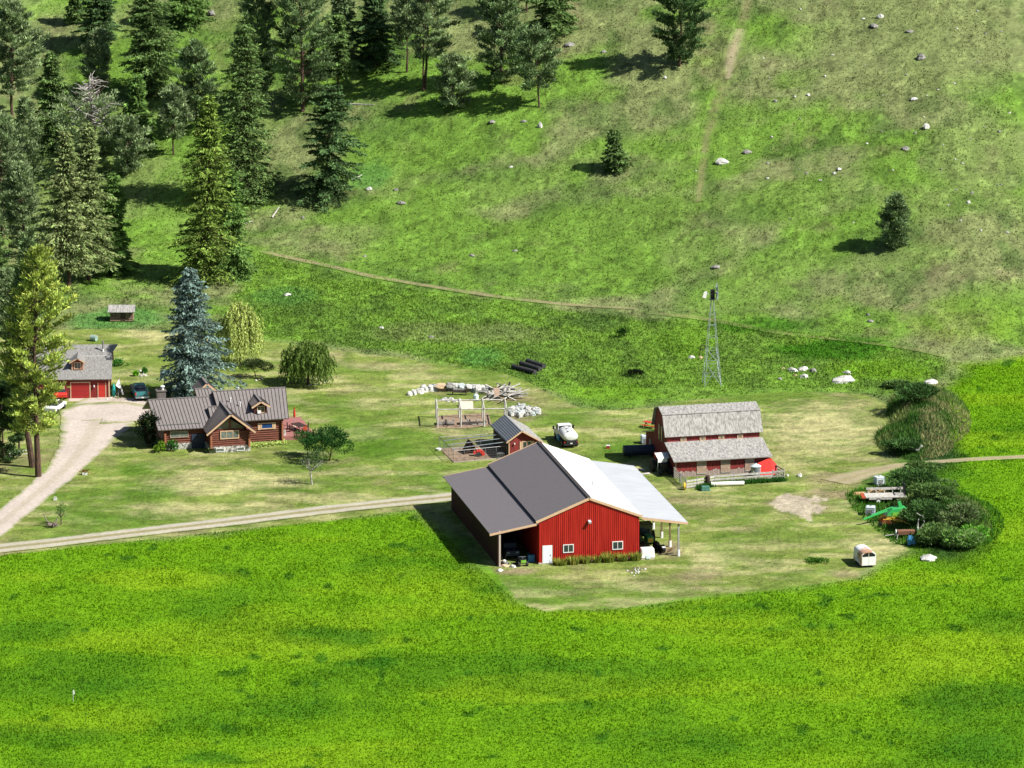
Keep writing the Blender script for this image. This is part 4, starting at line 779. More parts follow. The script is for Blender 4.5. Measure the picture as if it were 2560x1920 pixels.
for i, (px, py, hw, hp, c, lab) in enumerate([
  (398, 1130, 18, 26, (.42, .56, .16), "yellow-green bush at the left corner of the log house"), (432, 1128, 15, 28, (.22, .44, .15), "deep green bush under the left house window"),
  (528, 1132, 13, 14, (.36, .42, .26), "small grey-green bush at the corner of the front gable"), (640, 1098, 11, 18, (.20, .50, .18), "dark green plant behind the pale flower bed, next to the gable"),
  (676, 1090, 11, 14, (.25, .50, .16), "green plant behind the pale flower bed, farther from the gable"),
  (300, 915, 26, 18, (.24, .50, .18), "low green mound of plants right of the garage roof"), (340, 940, 7, 12, (.45, .72, .12), "bright lime plant above the parked pickup"), (362, 932, 9, 14, (.28, .52, .2), "round green plant by the rocks above the pickup"),
  (278, 985, 9, 16, (.26, .38, .2), "grey-green shrub by the garage steps"),
  (2045, 1405, 34, 9, (.24, .42, .12), "low patch of weeds left of the white horse trailer"), (1560, 842, 22, 30, (.18, .32, .12), "dark bush on the pasture left of the windpump"), (1590, 935, 20, 12, (.08, .12, .07), "very dark low clump in the rough grass below the bush")]):
    shrub(px, py, hw, hp, lin(c), lab, 30+i, n=520, size=(.24, .13))
# clumps along the barn front
cl = [(3, "first from the white door, the widest"), (4.6, "second from the white door, under the left window"), (6.1, "third from the white door, below the wall lamp"), (7.5, "fourth from the white door, slim"), (8.9, "under the right window, tallest"), (10.6, "between right window and barn corner"), (12.2, "at the right corner beside the white tank")]
for i, (xx, w_) in enumerate(cl):
    p = BL_(xx-.6, -.75); rs = np.random.default_rng(200+i); n = 420 if i != 3 else 260; rad = [.75, .6, .5, .4, .62, .5, .55][i]; hh = [.8, .95, .9, .85, 1.15, .9, .95][i]
    aa = rs.uniform(0, 6.28, n); rr_ = np.sqrt(rs.random(n))*rad; P = np.stack([np.cos(aa)*rr_, np.sin(aa)*rr_*.7, np.zeros(n)], 1); dd = np.stack([np.cos(aa)*.35, np.sin(aa)*.35, np.ones(n)], 1)
    root = leaves("ornamental_grass", P, dd, hh, .09, None, lin((.36, .50, .18)), .4, warm=lin((.75, .68, .35))); root.location = p
    tag(root, "clump of ornamental grass along the red barn front, "+w_, "grass clump", "grass clumps along the barn front")
# pale flower bed
n = 2600; P = np.stack([rng.uniform(10.4, 15.6, n), rng.uniform(-1.9, -.35, n)*1., rng.uniform(0, .35, n)], 1); P[:, 1] += (P[:, 0]-10.4)*.16
o = leaves("flower_bed", P, rng.normal(size=(n, 3))+np.array([0, 0, .8]), .2, .16, None, lin((.80, .84, .50)), .25, warm=lin((.35, .55, .2))); o.location = O3; o.rotation_euler = (0, 0, a3); tag(o, "bed of pale yellow-green flowers along the right house wall", "flower bed")
# brush thickets on the right
BR = (.24, .32, .16); BG = lin((.42, .42, .33)); BD = (.18, .27, .13)
for i, (px, py, hw, hp, c, lab, w_) in enumerate([
  (2285, 1240, 55, 68, BD, "dark thicket bush behind the flatbed trailer, topmost of the lower thicket", None), (2340, 1262, 55, 62, BR, "thicket bush right of the topmost one above the green mower", None),
  (2330, 1310, 60, 60, BD, "dark thicket bush right of the green mower", None), (2385, 1320, 55, 66, BR, "thicket bush on the hayfield side, middle of the lower thicket", BG),
  (2345, 1365, 55, 58, BR, "thicket bush behind the blue machine", None), (2400, 1375, 52, 55, lin((.28, .42, .16)), "green bush at the lower right end of the thicket", BG), (2290, 1300, 34, 40, BR, "thicket bush hanging over the back of the green mower", None),
  (2440, 1350, 30, 36, lin((.30, .46, .16)), "small green bush at the far right tip of the thicket", None), (2310, 1180, 40, 16, BR, "low brush beside the path at the top of the lower thicket", None),
  (2290, 1010, 50, 52, BD, "dark brush at the top of the upper mound by the pale rock", None),   (2260, 1130, 42, 30, BD, "dark low brush at the lower left of the upper mound", None), (2240, 975, 34, 18, BR, "low brush where the mound meets the mown grass", None)]):
    shrub(px, py-6, hw*1.25, hp*.85, np.array(lin(c) if isinstance(c, tuple) and c in (BR, BD) else c)*2.3, lab, 60+i, "thicket_bush", "bush", 4200 if hw > 40 else 2200, (.36, .17), warm=w_, group="bushes of the thickets on the right", var=.5)

# ------------------------------------------------------------------ rocks
def rock(px, py, wpx, hpx, m, label, seed, name="rock", cat="rock", group=None, depth=None, z=0., world=None, smooth=False, big=0):
    rs = np.random.default_rng(seed); p = gp(px, py) if world is None else np.array(world); s = ppm(p) if world is None else 1.; w = wpx/s; h = hpx/s/(1.05 if big else 1.7); w *= (1.12 if big else .85); d = depth or w*.8
    bm_ = []; n, mrings = 9, 5; b = B(); ph = rs.random(8)*6
    vs = []
    for i in range(mrings+1):
        t = i/mrings; zz_ = t*h; rr = (1-(t**(6 if big else 2.4)))**.5*(1.0) if t < 1 else .0; rr = max(rr, .7) if big else rr; rr = max(rr, .28 if i == mrings else 0)
        for k in range(n): a_ = 2*pi*k/n; q = 1+.22*sin(2*a_+ph[0])+.13*sin(3*a_+ph[1]+i)+rs.normal()*.06; vs.append((cos(a_)*rr*q*w/2, sin(a_)*rr*q*d/2, zz_*(1+.12*sin(a_+ph[2]))-.04*h))
    fs = [(i*n+k, i*n+(k+1) % n, (i+1)*n+(k+1) % n, (i+1)*n+k) for i in range(mrings) for k in range(n)]+[tuple(range(mrings*n, (mrings+1)*n))]
    b.add(vs, fs); o = solo(name, b, m, label, cat, (p[0], p[1], p[2]+z), rs.uniform(-.4, .4), group, smooth=smooth); return o
RK = [(528, 36, 28, 18, M_ROCK, "rounded grey boulder alone near the top left beside the bright fir"), (1350, 318, 14, 22, M_ROCKW, "pale upright rock on the slope below the overlapping pines"),
 (1805, 408, 36, 22, M_ROCKW, "pale cluster rock left of the dark rounded stone beside the hill track"), (1868, 382, 26, 14, M_ROCK, "dark rounded grey stone right of the pale cluster rock"), (1424, 114, 34, 14, M_ROCK, "grey rock right of the top edge fir"),
 (1663, 196, 12, 12, M_ROCKW, "small white rock under the lone dark pine shadow"), (2200, 44, 20, 16, M_ROCKW, "white rock near the top right, upper of two"), (2185, 66, 32, 12, M_ROCK, "flat grey rock just below the upper white rock at top right"),
 (2273, 80, 22, 10, M_ROCK, "flat grey stone right of the two top right rocks"), (2303, 146, 32, 22, M_ROCK, "rough grey stump-like rock in the upper right pasture"), (2316, 320, 26, 20, M_ROCKW, "large pale round rock in the right pasture"),
 (2288, 334, 9, 8, M_ROCK, "small dark stone left of the large pale round rock"), (2262, 374, 22, 14, M_ROCK, "slanted flat stone below the large pale round rock"), (2098, 424, 18, 9, M_ROCKW, "pale elongated stone in the green band, upper of a pair"), (2086, 434, 14, 8, M_ROCKW, "pale stone just below left of the elongated one"),
 (2020, 238, 14, 9, M_ROCKW, "small pale stone below the bright green patch left of centre right"), (1938, 254, 14, 9, M_ROCK, "small grey stone above the dark green patch by the hill track"), (2285, 248, 26, 9, M_ROCKW, "thin flat pale stone level with the bright grass oval"),
 (2222, 520, 16, 12, M_ROCKW, "pale stone directly behind the lone leaning pine"), (2421, 508, 12, 12, M_ROCKW, "white stone right of the leaning pine near the edge"), (2430, 484, 9, 10, M_ROCK, "small grey stone just above the white one at the right edge"),
 (2452, 577, 8, 8, M_ROCKW, "tiny white stone lower right, left of its twin"), (2518, 582, 9, 7, M_ROCKW, "tiny white stone nearest the right edge"), (2498, 330, 12, 8, M_ROCK, "small grey stone in the far right pasture"),
 (923, 474, 16, 12, M_ROCKW, "pale rock right of the ragged open fir"), (990, 476, 14, 9, M_ROCK, "grey stone right of the pale rock by the ragged fir"), (1003, 508, 28, 9, M_ROCK, "flat grey rock in the lower slope grass"), (757, 546, 12, 8, M_ROCK, "little grey stone below the wide-skirted fir"),
 (1230, 306, 26, 10, M_ROCK, "flat grey rock on the bare strip under the young pine"), (1310, 304, 18, 8, M_ROCK, "flat stone left of the pale upright rock"), (1278, 418, 11, 6, M_ROCKW, "tiny white stone left of the little lone fir"), (1510, 130, 20, 8, M_ROCK, "flat stone near the tip of the lone pine's shadow"),
 (1288, 628, 14, 7, M_ROCK, "grey stone in the middle pasture, left one"), (1180, 640, 16, 8, M_ROCK, "grey stone above the hill path, left of centre"), (912, 642, 12, 8, M_ROCK, "small grey stone just above the hill path on the left"), (1740, 428, 6, 5, M_ROCKW, "tiny white stone beside the hill track"),
 (720, 738, 22, 9, M_ROCKW, "pale flat rock in the dark grass right of the willow"), (953, 820, 18, 7, M_ROCKW, "pale stone in the rough grass above the weeping tree"), (1078, 843, 20, 7, M_ROCK, "flat stone in the rough grass above the lawn"),
 (2170, 788, 10, 9, M_ROCK, "small dark-edged stone below the hill path on the right"), (2176, 804, 22, 8, M_ROCK, "flat grey stone next to the small one below the hill path"), (1790, 668, 34, 8, M_ROCK, "low grey outcrop above the windpump"),
 (1730, 894, 22, 9, M_ROCKW, "white rock pile piece left of the windpump, left one"), (1752, 896, 14, 10, M_ROCKO, "cream rock beside the white one left of the windpump"), (1958, 922, 8, 7, M_ROCKO, "small cream stone left of the white rock cluster"),
 (1982, 928, 30, 16, M_ROCKW, "white rock at the left of the cluster right of the windpump"), (2008, 924, 34, 14, M_ROCKW, "long white rock on top of the cluster right of the windpump"), (2032, 928, 24, 14, M_ROCK, "grey rock at the right of the white cluster"), (2010, 944, 24, 16, M_ROCKW, "white rock at the bottom of the cluster"), (1988, 940, 10, 7, M_ROCKO, "small cream stone inside the white cluster"), (1950, 948, 18, 9, M_ROCK, "dark stone below left of the white cluster"),
 (2108, 952, 78, 20, M_ROCKW, "big flat pale slab in the rough grass at the head of the mown area"), (2118, 934, 24, 14, M_ROCKW, "block of pale rock standing behind the big flat slab"),
 (2325, 958, 46, 18, M_ROCKW, "pale flat boulder on top of the upper brush mound"), (2286, 964, 14, 12, M_ROCKW, "small round boulder left of the flat one on the mound"), (2320, 1398, 58, 19, M_ROCKW, "flat pale boulder right of the white horse trailer"), (2278, 1118, 76, 26, M_ROCK, "bare rocky heap in the lower left of the upper mound"), (2380, 1350, 40, 18, M_ROCK, "greyish bare heap inside the lower thicket"),
 (1998, 1192, 14, 16, M_ROCKW, "pale upright rock beyond the rail fence corner"), (1968, 1190, 10, 9, M_ROCKW, "white stone against the rail fence corner post"),
 (1250, 1428, 16, 12, M_ROCKW, "white rock at the foot of the lean-to corner post"), (1262, 1416, 26, 10, M_ROCKO, "tan slab rock beside the lean-to post"), (1282, 1418, 20, 12, M_ROCKW, "cream rock left of the parked quad bike")]
for i, (px, py, w_, h_, m, lab) in enumerate(RK): rock(px, py, w_, h_, m, lab, i, "boulder" if w_ > 26 else "rock", "rock")
# small anonymous stones over the upper right pasture
for i in range(46):
    px = rng.uniform(1900, 2540); py = rng.uniform(20, 560); rock(px, py, rng.uniform(5, 11), rng.uniform(3, 6), (M_ROCK, M_ROCKW)[i % 2], "one of the tiny half-buried stones dotted over the upper right pasture", 300+i, "stone", "rock", "tiny stones dotted over the upper right pasture")
# stony patch in front of the barn, garden rocks beside the drive
for i, (px, py) in enumerate([(1592+rng.normal()*13, 1428+rng.normal()*5) for _ in range(16)]): rock(px, py, rng.uniform(4, 9), 5, M_ROCKW, "one of the small white stones in the bare patch before the red barn", 360+i, "stone", "rock", "small white stones in the bare patch before the barn")
for i, (px, py) in enumerate([(286, 990), (294, 986), (276, 996), (268, 1000), (300, 980)]): rock(px, py, 9, 7, M_ROCKW, "one of the small pale rocks edging the bed by the garage steps", 370+i, "stone", "rock", "small pale rocks edging the bed by the garage steps")
for i, (px, py) in enumerate([(346, 936), (352, 941), (358, 937), (350, 928), (364, 940)]): rock(px, py, 9, 8, M_ROCKW, "one of the pale rocks in the bed above the parked pickup", 376+i, "stone", "rock", "pale rocks in the bed above the pickup")
for i, (px, py) in enumerate([(640, 952), (648, 950), (655, 948), (728, 955), (790, 962), (802, 960), (810, 957), (798, 953), (775, 963)]): rock(px, py, 8, 6, (M_ROCKW, M_ROCKO)[i % 2], "one of the small stones edging the beds under the ornamental and weeping trees", 384+i, "stone", "rock", "small stones edging the tree beds on the lawn")
qr = zz(990, 940, 6.506)
# curved row of big stones behind the arbour
mats_ = [M_ROCKW, M_ROCKW, M_ROCKB, M_ROCKO, M_ROCK]
WL = [(225, 310, 60, 48, 0, "far left end, low and flat"), (290, 300, 70, 66, 0, "second from the left end"), (380, 282, 88, 74, 0, "whitish block third from the left"), (455, 262, 84, 78, 0, "whitish block fourth from the left"), (540, 248, 90, 84, 1, "white block fifth from the left"),
      (632, 232, 92, 92, 2, "bluish block"), (745, 232, 140, 96, 3, "cream and ochre block right of the bluish one"), (885, 232, 90, 110, 4, "grey block in the middle"), (960, 230, 90, 100, 4, "dark-veined grey block left of the orange one"), (968, 165, 96, 56, 0, "cream block on top of the grey ones"), (1110, 236, 180, 80, 3, "bright orange block behind the bench"),
      (1066, 172, 90, 56, 2, "pale bluish block above the orange one"), (1245, 240, 90, 90, 1, "white block right of the orange one"), (1340, 262, 100, 86, 0, "white block third from the board pile"), (1425, 262, 66, 66, 0, "small cream block second from the board pile"), (1490, 256, 74, 66, 2, "small bluish block first from the board pile"), (440, 205, 56, 40, 0, "small white stone on the second course, left"), (560, 190, 70, 36, 1, "flat white stone on the second course"), (720, 160, 140, 34, 3, "long peach capstone"), (860, 150, 110, 48, 4, "grey capstone above the middle block"), (1180, 170, 100, 40, 1, "white capstone at right"), (1300, 195, 110, 40, 0, "cream capstone at the right"), (1400, 200, 90, 34, 1, "low white capstone near the board pile")]
for i, (x_, y_, w_, h_, mi, lab) in enumerate(WL):
    px, py = qr(x_, y_); top = i in (9, 11) or i > 15
    rock(px, qr(0, 245 if top else y_)[1], w_/4.9, (h_)/5.6, mats_[mi], "block of the curved stone wall: "+lab, 400+i, "wall_stone", "stone block", "stone blocks of the curved garden wall", depth=1.1, z=.5 if top else 0, big=1)
# rubble heap
for i in range(105):
    t = rng.random(); x_ = 1840+(2330-1840)*t; w_ = (1-abs(t-.35)*1.2); y_ = 600+rng.uniform(-1, 1)*95*w_; px, py = qr(x_, y_)
    rock(px, py, rng.uniform(7, 14), rng.uniform(6, 11), (M_ROCKW, M_ROCKW, M_ROCKB, M_ROCK)[i % 4], "one of the rough white stones heaped right of the red shed", 440+i, "rubble_stone", "rock", "rough white stones heaped by the red shed", z=.25*rng.random()*w_, big=1)
for i in range(24):
    x_ = 745+i*13; px, py = qr(x_, 395+rng.uniform(-40, 35)); rock(px, py, rng.uniform(8, 14), 7, (M_ROCKW, M_ROCK)[i % 3 == 0], "one of the flat white stones heaped behind the left of the arbour", 520+i, "rubble_stone", "rock", "flat white stones heaped behind the arbour")
# pile of salvaged boards
for i in range(58):
    cx, cy = rng.uniform(1500, 2010), 0; cy = 330+rng.uniform(-1, 1)*120*(1-abs((cx-1750)/420)); px, py = qr(cx, cy); p = gp(px, py); a_ = rng.uniform(0, pi) if i % 3 else rng.normal()*.3; l = rng.uniform(1.2, 3.2); tl = rng.uniform(-.35, .35); z0 = .2+rng.random()*.9*(1-abs((cx-1800)/400)); dx, dy = cos(a_)*l/2, sin(a_)*l/2
    b = B().beam((-dx, -dy, z0-l/2*sin(tl)), (dx, dy, z0+l/2*sin(tl)), rng.uniform(.1, .26), rng.uniform(.05, .12)) if i % 4 else B().tube((-dx, -dy, z0-l/2*sin(tl)), (dx, dy, z0+l/2*sin(tl)), .09, .07)
    z_min = min(v[2] for v in b.v); b.v = [(v[0], v[1], v[2]-min(z_min, 0)) for v in b.v]
    solo("scrap_board", b, (M_GREYW2, M_GREYW, M_DARK, M_GREYW2)[i % 4], "one of the weathered boards and poles tangled in the lumber pile", "board", p, 0, "weathered boards and poles of the lumber pile")
p = gp(*qr(1640, 400)); solo("plank", B().beam((0, -.2, .5), (0, .6, 1.6), .75, .06), M_TANW, "broad tan plywood sheet standing upright in the lumber pile", "board", p)
p = gp(*qr(1150, 510)); solo("plywood_sheet", B().cbox((0, 0, .25), (1.7, 1.9, .08), rx=.35), mat("pinkish_plywood", (.66, .52, .42), (.58, .46, .38)), "pinkish plywood sheet lying behind the arbour posts", "board", p, .05)
p = gp(*qr(1300, 395)); w_ = thing("water_tank", "small bluish white tank standing between plywood sheet and lumber pile", "tank", p); build("body", B().lathe([(.3, 0), (.36, .1), (.36, .7), (.2, .85), (.08, .9)], 12), M_PLASTIC, w_); build("stand", B().box(-.4, -.4, -.02, .4, .4, .06), M_DARK, w_)
p = gp(*qr(1030, 310)); bn = thing("garden_bench", "dark wooden bench in front of the curved stone wall", "bench", p, R(-4)); build("seat", B().box(-.95, -.2, .38, .95, .25, .44), M_BROWND, bn); build("backrest", B().box(-.95, .25, .6, .95, .3, .85), M_GREYW, bn)
for s in (-1, 1): build("leg", B().box(s*.9-.06, -.2, 0, s*.9+.06, .3, .85), M_BROWND, bn)

# arbour of grey posts
ar = thing("arbour", "open frame of grey peeled poles over the raised garden beds", "arbour", gp(*qr(675, 836)), R(3)); px0 = gp(*qr(675, 836)); XS = [0]+[float(np.hypot(*(gp(*qr(x_, 836))-px0)[:2])) for x_ in (1055, 1435, 1800)]
Hh = 2.45; Dd = 4.9
for xx in XS:
    build("post", B().tube((xx, 0, -.1), (xx, 0, Hh), .115, .1), M_GREYW2, ar); build("post", B().tube((xx, Dd, -.1), (xx, Dd, Hh), .115, .1), M_GREYW2, ar)
    build("cross_beam", B().tube((xx, -.2, Hh+.08), (xx, Dd+.2, Hh+.08), .085), M_GREYW2, ar)
for yy in (0, Dd): build("beam", B().tube((-.1, yy, Hh-.06), (XS[-1]+.1, yy, Hh-.06), .085), M_GREYW2, ar)
for i, x_ in enumerate((745, 880, 1110, 1250, 1400)):
    p = gp(*qr(x_, 790)); w_ = .55; b = B().box(-w_, -.35, 0, w_, -.29, .5).box(-w_, .75, 0, w_, .81, .5).box(-w_, -.29, 0, -w_+.06, .75, .5).box(w_-.06, -.29, 0, w_, .75, .5)
    o = thing("raised_bed", "grey board planter box under the arbour, "+("first", "second", "third", "fourth", "fifth")[i]+" from the left post", "planter", p, R(3), "planter boxes under the arbour"); build("planter_box", b, M_GREYW, o); build("soil", B().box(-w_+.07, -.28, .05, w_-.07, .74, .42), M_SOIL, o)
p = gp(*qr(800, 830)); wh = thing("wagon_wheel", "dark spoked iron wheel leaning by the second arbour planter", "wheel", p, R(70)); b = B()
for k in range(14): t0, t1 = 2*pi*k/14, 2*pi*(k+1)/14; b.tube((0, cos(t0)*.35, .36+sin(t0)*.35), (0, cos(t1)*.35, .36+sin(t1)*.35), .04, n=5)
build("rim", b, M_BROWND, wh); b = B()
for k in range(4): t0 = pi*k/4; b.tube((0, cos(t0)*.34, .36+sin(t0)*.34), (0, -cos(t0)*.34, .36-sin(t0)*.34), .02, n=4)
build("spokes", b, M_BROWND, wh)
gs = B().slab([tuple(gp(*qr(x_, y_))-px0+np.array([0, 0, .035])) for x_, y_ in ((640, 850), (1100, 856), (1560, 800), (1500, 600), (700, 650))], .02); o = build("garden_soil", gs, M_SOIL); o.location = px0; struct(o)

# chicken run
qc = zz(1040, 1010, 8.508)
C = [gp(*qc(800, 1252)), gp(*qc(500, 955))]; cn = np.array(C[0]); cf = np.array(C[1]); e_s = (sm @ Vector((-.1, .6, 0))); e_b = (sm @ Vector((-.1, 7.2, 0)))
run = thing("chicken_run", "pipe framed wire mesh pen attached to the red shed", "pen", cn); f0 = np.zeros(3); f1 = cf-cn; s0 = np.array(e_s)-cn; s1 = np.array(e_b)-cn; f0[2] = f1[2] = s0[2] = s1[2] = 0
def lerp(a_, b_, t): return np.array(a_)*(1-t)+np.array(b_)*t
hp = 1.55; V_ = np.array([0, 0, 1.])
for A_, B_, n in ((f0, f1, 3), (f0, s0, 5), (f1, s1, 4)):
    for k in range(n+1):
        if k == 0 and A_ is not f0: continue
        if A_ is f0 and B_ is s0 and k == 0: continue
        q = lerp(A_, B_, k/n); build("post", B().tube(tuple(q), tuple(q+V_*hp), .035, n=6), M_STEELD, run)
    build("rail", B().tube(tuple(A_+V_*hp), tuple(B_+V_*hp), .035, n=6).tube(tuple(A_+V_*.05), tuple(B_+V_*.05), .02, n=5), M_STEELD if A_ is not f0 or B_ is s0 else M_BROWND, run)
    ms = B(); ln = np.linalg.norm(B_-A_); nn = int(ln/.35)
    for k in range(nn+1): q = lerp(A_, B_, k/nn); ms.tube(tuple(q), tuple(q+V_*hp), .006, n=3)
    for k in range(1, 5): ms.tube(tuple(A_+V_*hp*k/5), tuple(B_+V_*hp*k/5), .006, n=3)
    build("wire_mesh", ms, M_STEELD, run)
for t, tt in ((.12, .02), (.40, .30), (.72, .60)): A_ = lerp(f0, f1, t)+V_*(hp+.05); B_ = lerp(s0, s1, tt)+V_*(hp+.5); build("roof_pole", B().tube(tuple(A_), tuple(B_), .06, n=8), M_STEEL, run)
gsr = B().slab([tuple(q+V_*.03) for q in (f0, s0, s1, f1)], .02); o = build("pen_soil", gsr, M_SOIL); o.location = cn; struct(o)
p = gp(*qc(1180, 1070)); cp = thing("chicken_ark", "dull red peaked shelter standing inside the chicken run", "shelter", p, R(20)); build("roof", B().slab([(-.9, -.1, .2), (0, -.1, 1.7), (0, 1.3, 1.7), (-.9, 1.3, .2)], .06).slab([(.9, -.1, .2), (0, -.1, 1.7), (0, 1.3, 1.7), (.9, 1.3, .2)], .06), M_REDSH, cp); build("wall", B().prism([(-.75, 0), (.75, 0), (.75, .3), (0, 1.5), (-.75, .3)], .3, 1.2, 'y'), M_BROWND, cp)
p = gp(*qc(1340, 1105)); ti = thing("old_tiller", "red rotary tiller with curved guards in the chicken run", "tiller", p, R(10)); build("body", B().cbox((0, 0, .55), (.7, .5, .5)).cbox((-.55, 0, .5), (.4, .4, .4), ry=.4).cbox((.5, 0, .35), (.4, .5, .5), ry=-.4), M_REDP, ti); build("wheel", B().wheel((-.1, -.35, .3), .3, .15, (0, 1, 0)).wheel((.4, .35, .3), .3, .15, (0, 1, 0)), M_DARK, ti); build("handle", B().tube((0, 0, .8), (-.6, .4, 1.5), .04), M_BROWND, ti)
p = gp(*qc(1790, 1150)); pc = B(); 
for k in range(5): t = -.45+.225*k; pc.box(t-.02, -.3, 0, t+.02, -.26, .7).box(t-.02, .26, 0, t+.02, .3, .7)
pc.box(-.47, -.3, .66, .47, .3, .7).box(-.47, -.3, 0, .47, .3, .04); solo("wire_crate", pc, M_STEELD, "small grey wire crate against the dark side of the red shed", "crate", p, a5)
p = gp(*qc(480, 985)); solo("feed_tub", B().lathe([(.3, 0), (.36, .25), (.33, .27)], 14), M_WHITE, "white round tub just outside the pen's left corner", "tub", p)

# black culvert pipes / logs
for i, (x0, y0, x1, y1, lab) in enumerate([(1282, 922, 1338, 937, "left and nearest"), (1302, 914, 1350, 929, "middle"), (1318, 908, 1360, 922, "farthest up the slope")]):
    p0 = gp(x0, y0); p1 = gp(x1, y1); d_ = p1-p0; o = B().tube((0, 0, .35), tuple(d_+np.array([0, 0, .35])), .34, .33, 12); solo("charred_log", o, mat("dark_log", (.06, .058, .06), (.025, .025, .03), scale=5), "black log of three lying in the rough grass, "+lab, "log", p0, 0, "black logs lying in the rough grass")

# ------------------------------------------------------------------ vehicles and machines
def pickup(p, rz, label):
    t = thing("pickup_truck", label, "pickup", p, rz)
    build("body", B().box(-.95, -2.7, .55, .95, 2.7, 1.0).box(-.95, -2.7, 1.0, -.82, -.6, 1.35).box(.82, -2.7, 1.0, .95, -.6, 1.35).box(-.93, 1.2, 1.0, .93, 2.6, 1.2), M_TEAL, t, bevel=.05)
    cabn = B().add([(-.92, -.6, 1.0), (.92, -.6, 1.0), (.92, 1.4, 1.0), (-.92, 1.4, 1.0), (-.72, -.35, 1.8), (.72, -.35, 1.8), (.72, .6, 1.8), (-.72, .6, 1.8)], [(0, 3, 2, 1), (4, 5, 6, 7), (0, 1, 5, 4), (1, 2, 6, 5), (2, 3, 7, 6), (3, 0, 4, 7)])
    c = build("cab", cabn, M_TEAL, t, bevel=.04); build("rear_window", B().add([(-.78, -.54, 1.22), (.78, -.54, 1.22), (.66, -.40, 1.7), (-.66, -.40, 1.7)], [(0, 1, 2, 3)]), M_GLASS, c)
    build("bed_cover", B().slab([(-.82, -2.6, 1.3), (.82, -2.6, 1.3), (.82, -.6, 1.36), (-.82, -.6, 1.36)], .05), M_BLACK, t)
    tg = build("tailgate", B().box(-.82, -2.76, .85, .82, -2.7, 1.38), M_TEAL, t); build("bumper", B().box(-.95, -2.95, .5, .95, -2.75, .72), M_STEEL, t); build("number_plate", B().box(-.16, -2.97, .53, .16, -2.955, .68), M_WHITE, t)
    for s in (-1, 1):
        build("tail_light", B().box(s*.89-.07, -2.78, .9, s*.89+.07, -2.7, 1.25), M_REDP, t)
        for yy in (-1.7, 1.7): w = build("wheel", B().wheel((s*.82, yy, .37), .37, .24), M_DARK, t); build("rim", B().wheel((s*.84, yy, .37), .2, .26), M_STEEL, w)
pickup(gp(349, 992), R(12), "dark teal pickup parked in the spruce shade beside the garage")
# white tanker truck, seen from behind
p = gp(1418, 1110); tt = thing("tanker_truck", "white tanker truck parked on the grass behind the red barn", "truck", p, R(12))
build("chassis", B().box(-.9, -2.2, .5, .9, 3.0, .75), M_BLACK, tt)
tk = []; nn = 18; tb = B(); ys = [(-2.2, .5), (-2.1, .85), (-1.7, 1.0), (.9, 1.0), (1.1, .8)]
vs = [(1.05*k_*cos(2*pi*k/nn), y_, 1.45+.68*k_*sin(2*pi*k/nn)) for y_, k_ in ys for k in range(nn)]
tb.add(vs, [(i*nn+k, (i+1)*nn+k, (i+1)*nn+(k+1) % nn, i*nn+(k+1) % nn) for i in range(len(ys)-1) for k in range(nn)]+[tuple(range(nn)), tuple(range(5*nn-1, 4*nn-1, -1))])
o = build("tank", tb, M_WHITE, tt, smooth=True); build("hatch", B().tube((.05, -.3, 2.1), (.05, -.3, 2.22), .25, n=12).box(-.3, -1.4, 2.07, -.22, .8, 2.13).box(.3, -1.4, 2.07, .38, .8, 2.13), M_GREYROOF, o)
build("fittings", B().cbox((-.3, -1.75, 2.05), (.25, .3, .18)).cbox((.25, -1.7, 2.05), (.2, .2, .2)).cbox((.0, -1.2, 2.12), (.3, .12, .12)), M_STEELD, o)
cb = B().add([(-1.0, 1.3, .7), (1.0, 1.3, .7), (1.0, 2.8, .7), (-1.0, 2.8, .7), (-.88, 1.4, 2.25), (.88, 1.4, 2.25), (.82, 2.4, 2.2), (-.82, 2.4, 2.2)], [(0, 3, 2, 1), (4, 5, 6, 7), (0, 1, 5, 4), (1, 2, 6, 5), (2, 3, 7, 6), (3, 0, 4, 7)]).box(-.95, 2.8, .7, .95, 3.8, 1.35)
c = build("cab", cb, M_WHITE, tt, bevel=.06); build("rear_window", B().box(-.75, 1.33, 1.7, .75, 1.37, 2.1), M_GLASS, c); build("side_window", B().box(-1.0, 1.65, 1.5, -.93, 2.5, 2.05), M_GLASS, c); build("side_window", B().box(.93, 1.65, 1.5, 1.0, 2.5, 2.05), M_GLASS, c)
for s in (-1, 1):
    build("mirror", B().cbox((s*1.3, 2.3, 1.7), (.24, .12, .45)).tube((s*.95, 2.3, 1.6), (s*1.3, 2.3, 1.65), .025), M_DARK, tt)
    for yy in (-1.3, 2.8): w = build("wheel", B().wheel((s*.9, yy, .45), .45, .3), M_DARK, tt); build("rim", B().wheel((s*.93, yy, .45), .22, .3), M_STEEL, w)
    build("tail_light", B().box(s*.85-.06, -2.35, .75, s*.85+.06, -2.3, .9), M_REDP, tt)
build("bumper", B().box(-.95, -2.45, .45, .95, -2.3, .62).box(-.6, -2.3, .7, .6, -2.2, 1.0), M_DARK, tt); build("side_box", B().box(-1.1, .2, .4, -.88, 1.5, 1.0), M_BLUE, tt); build("number_plate", B().box(-.15, -2.47, .62, .15, -2.455, .76), M_WHITE, tt)

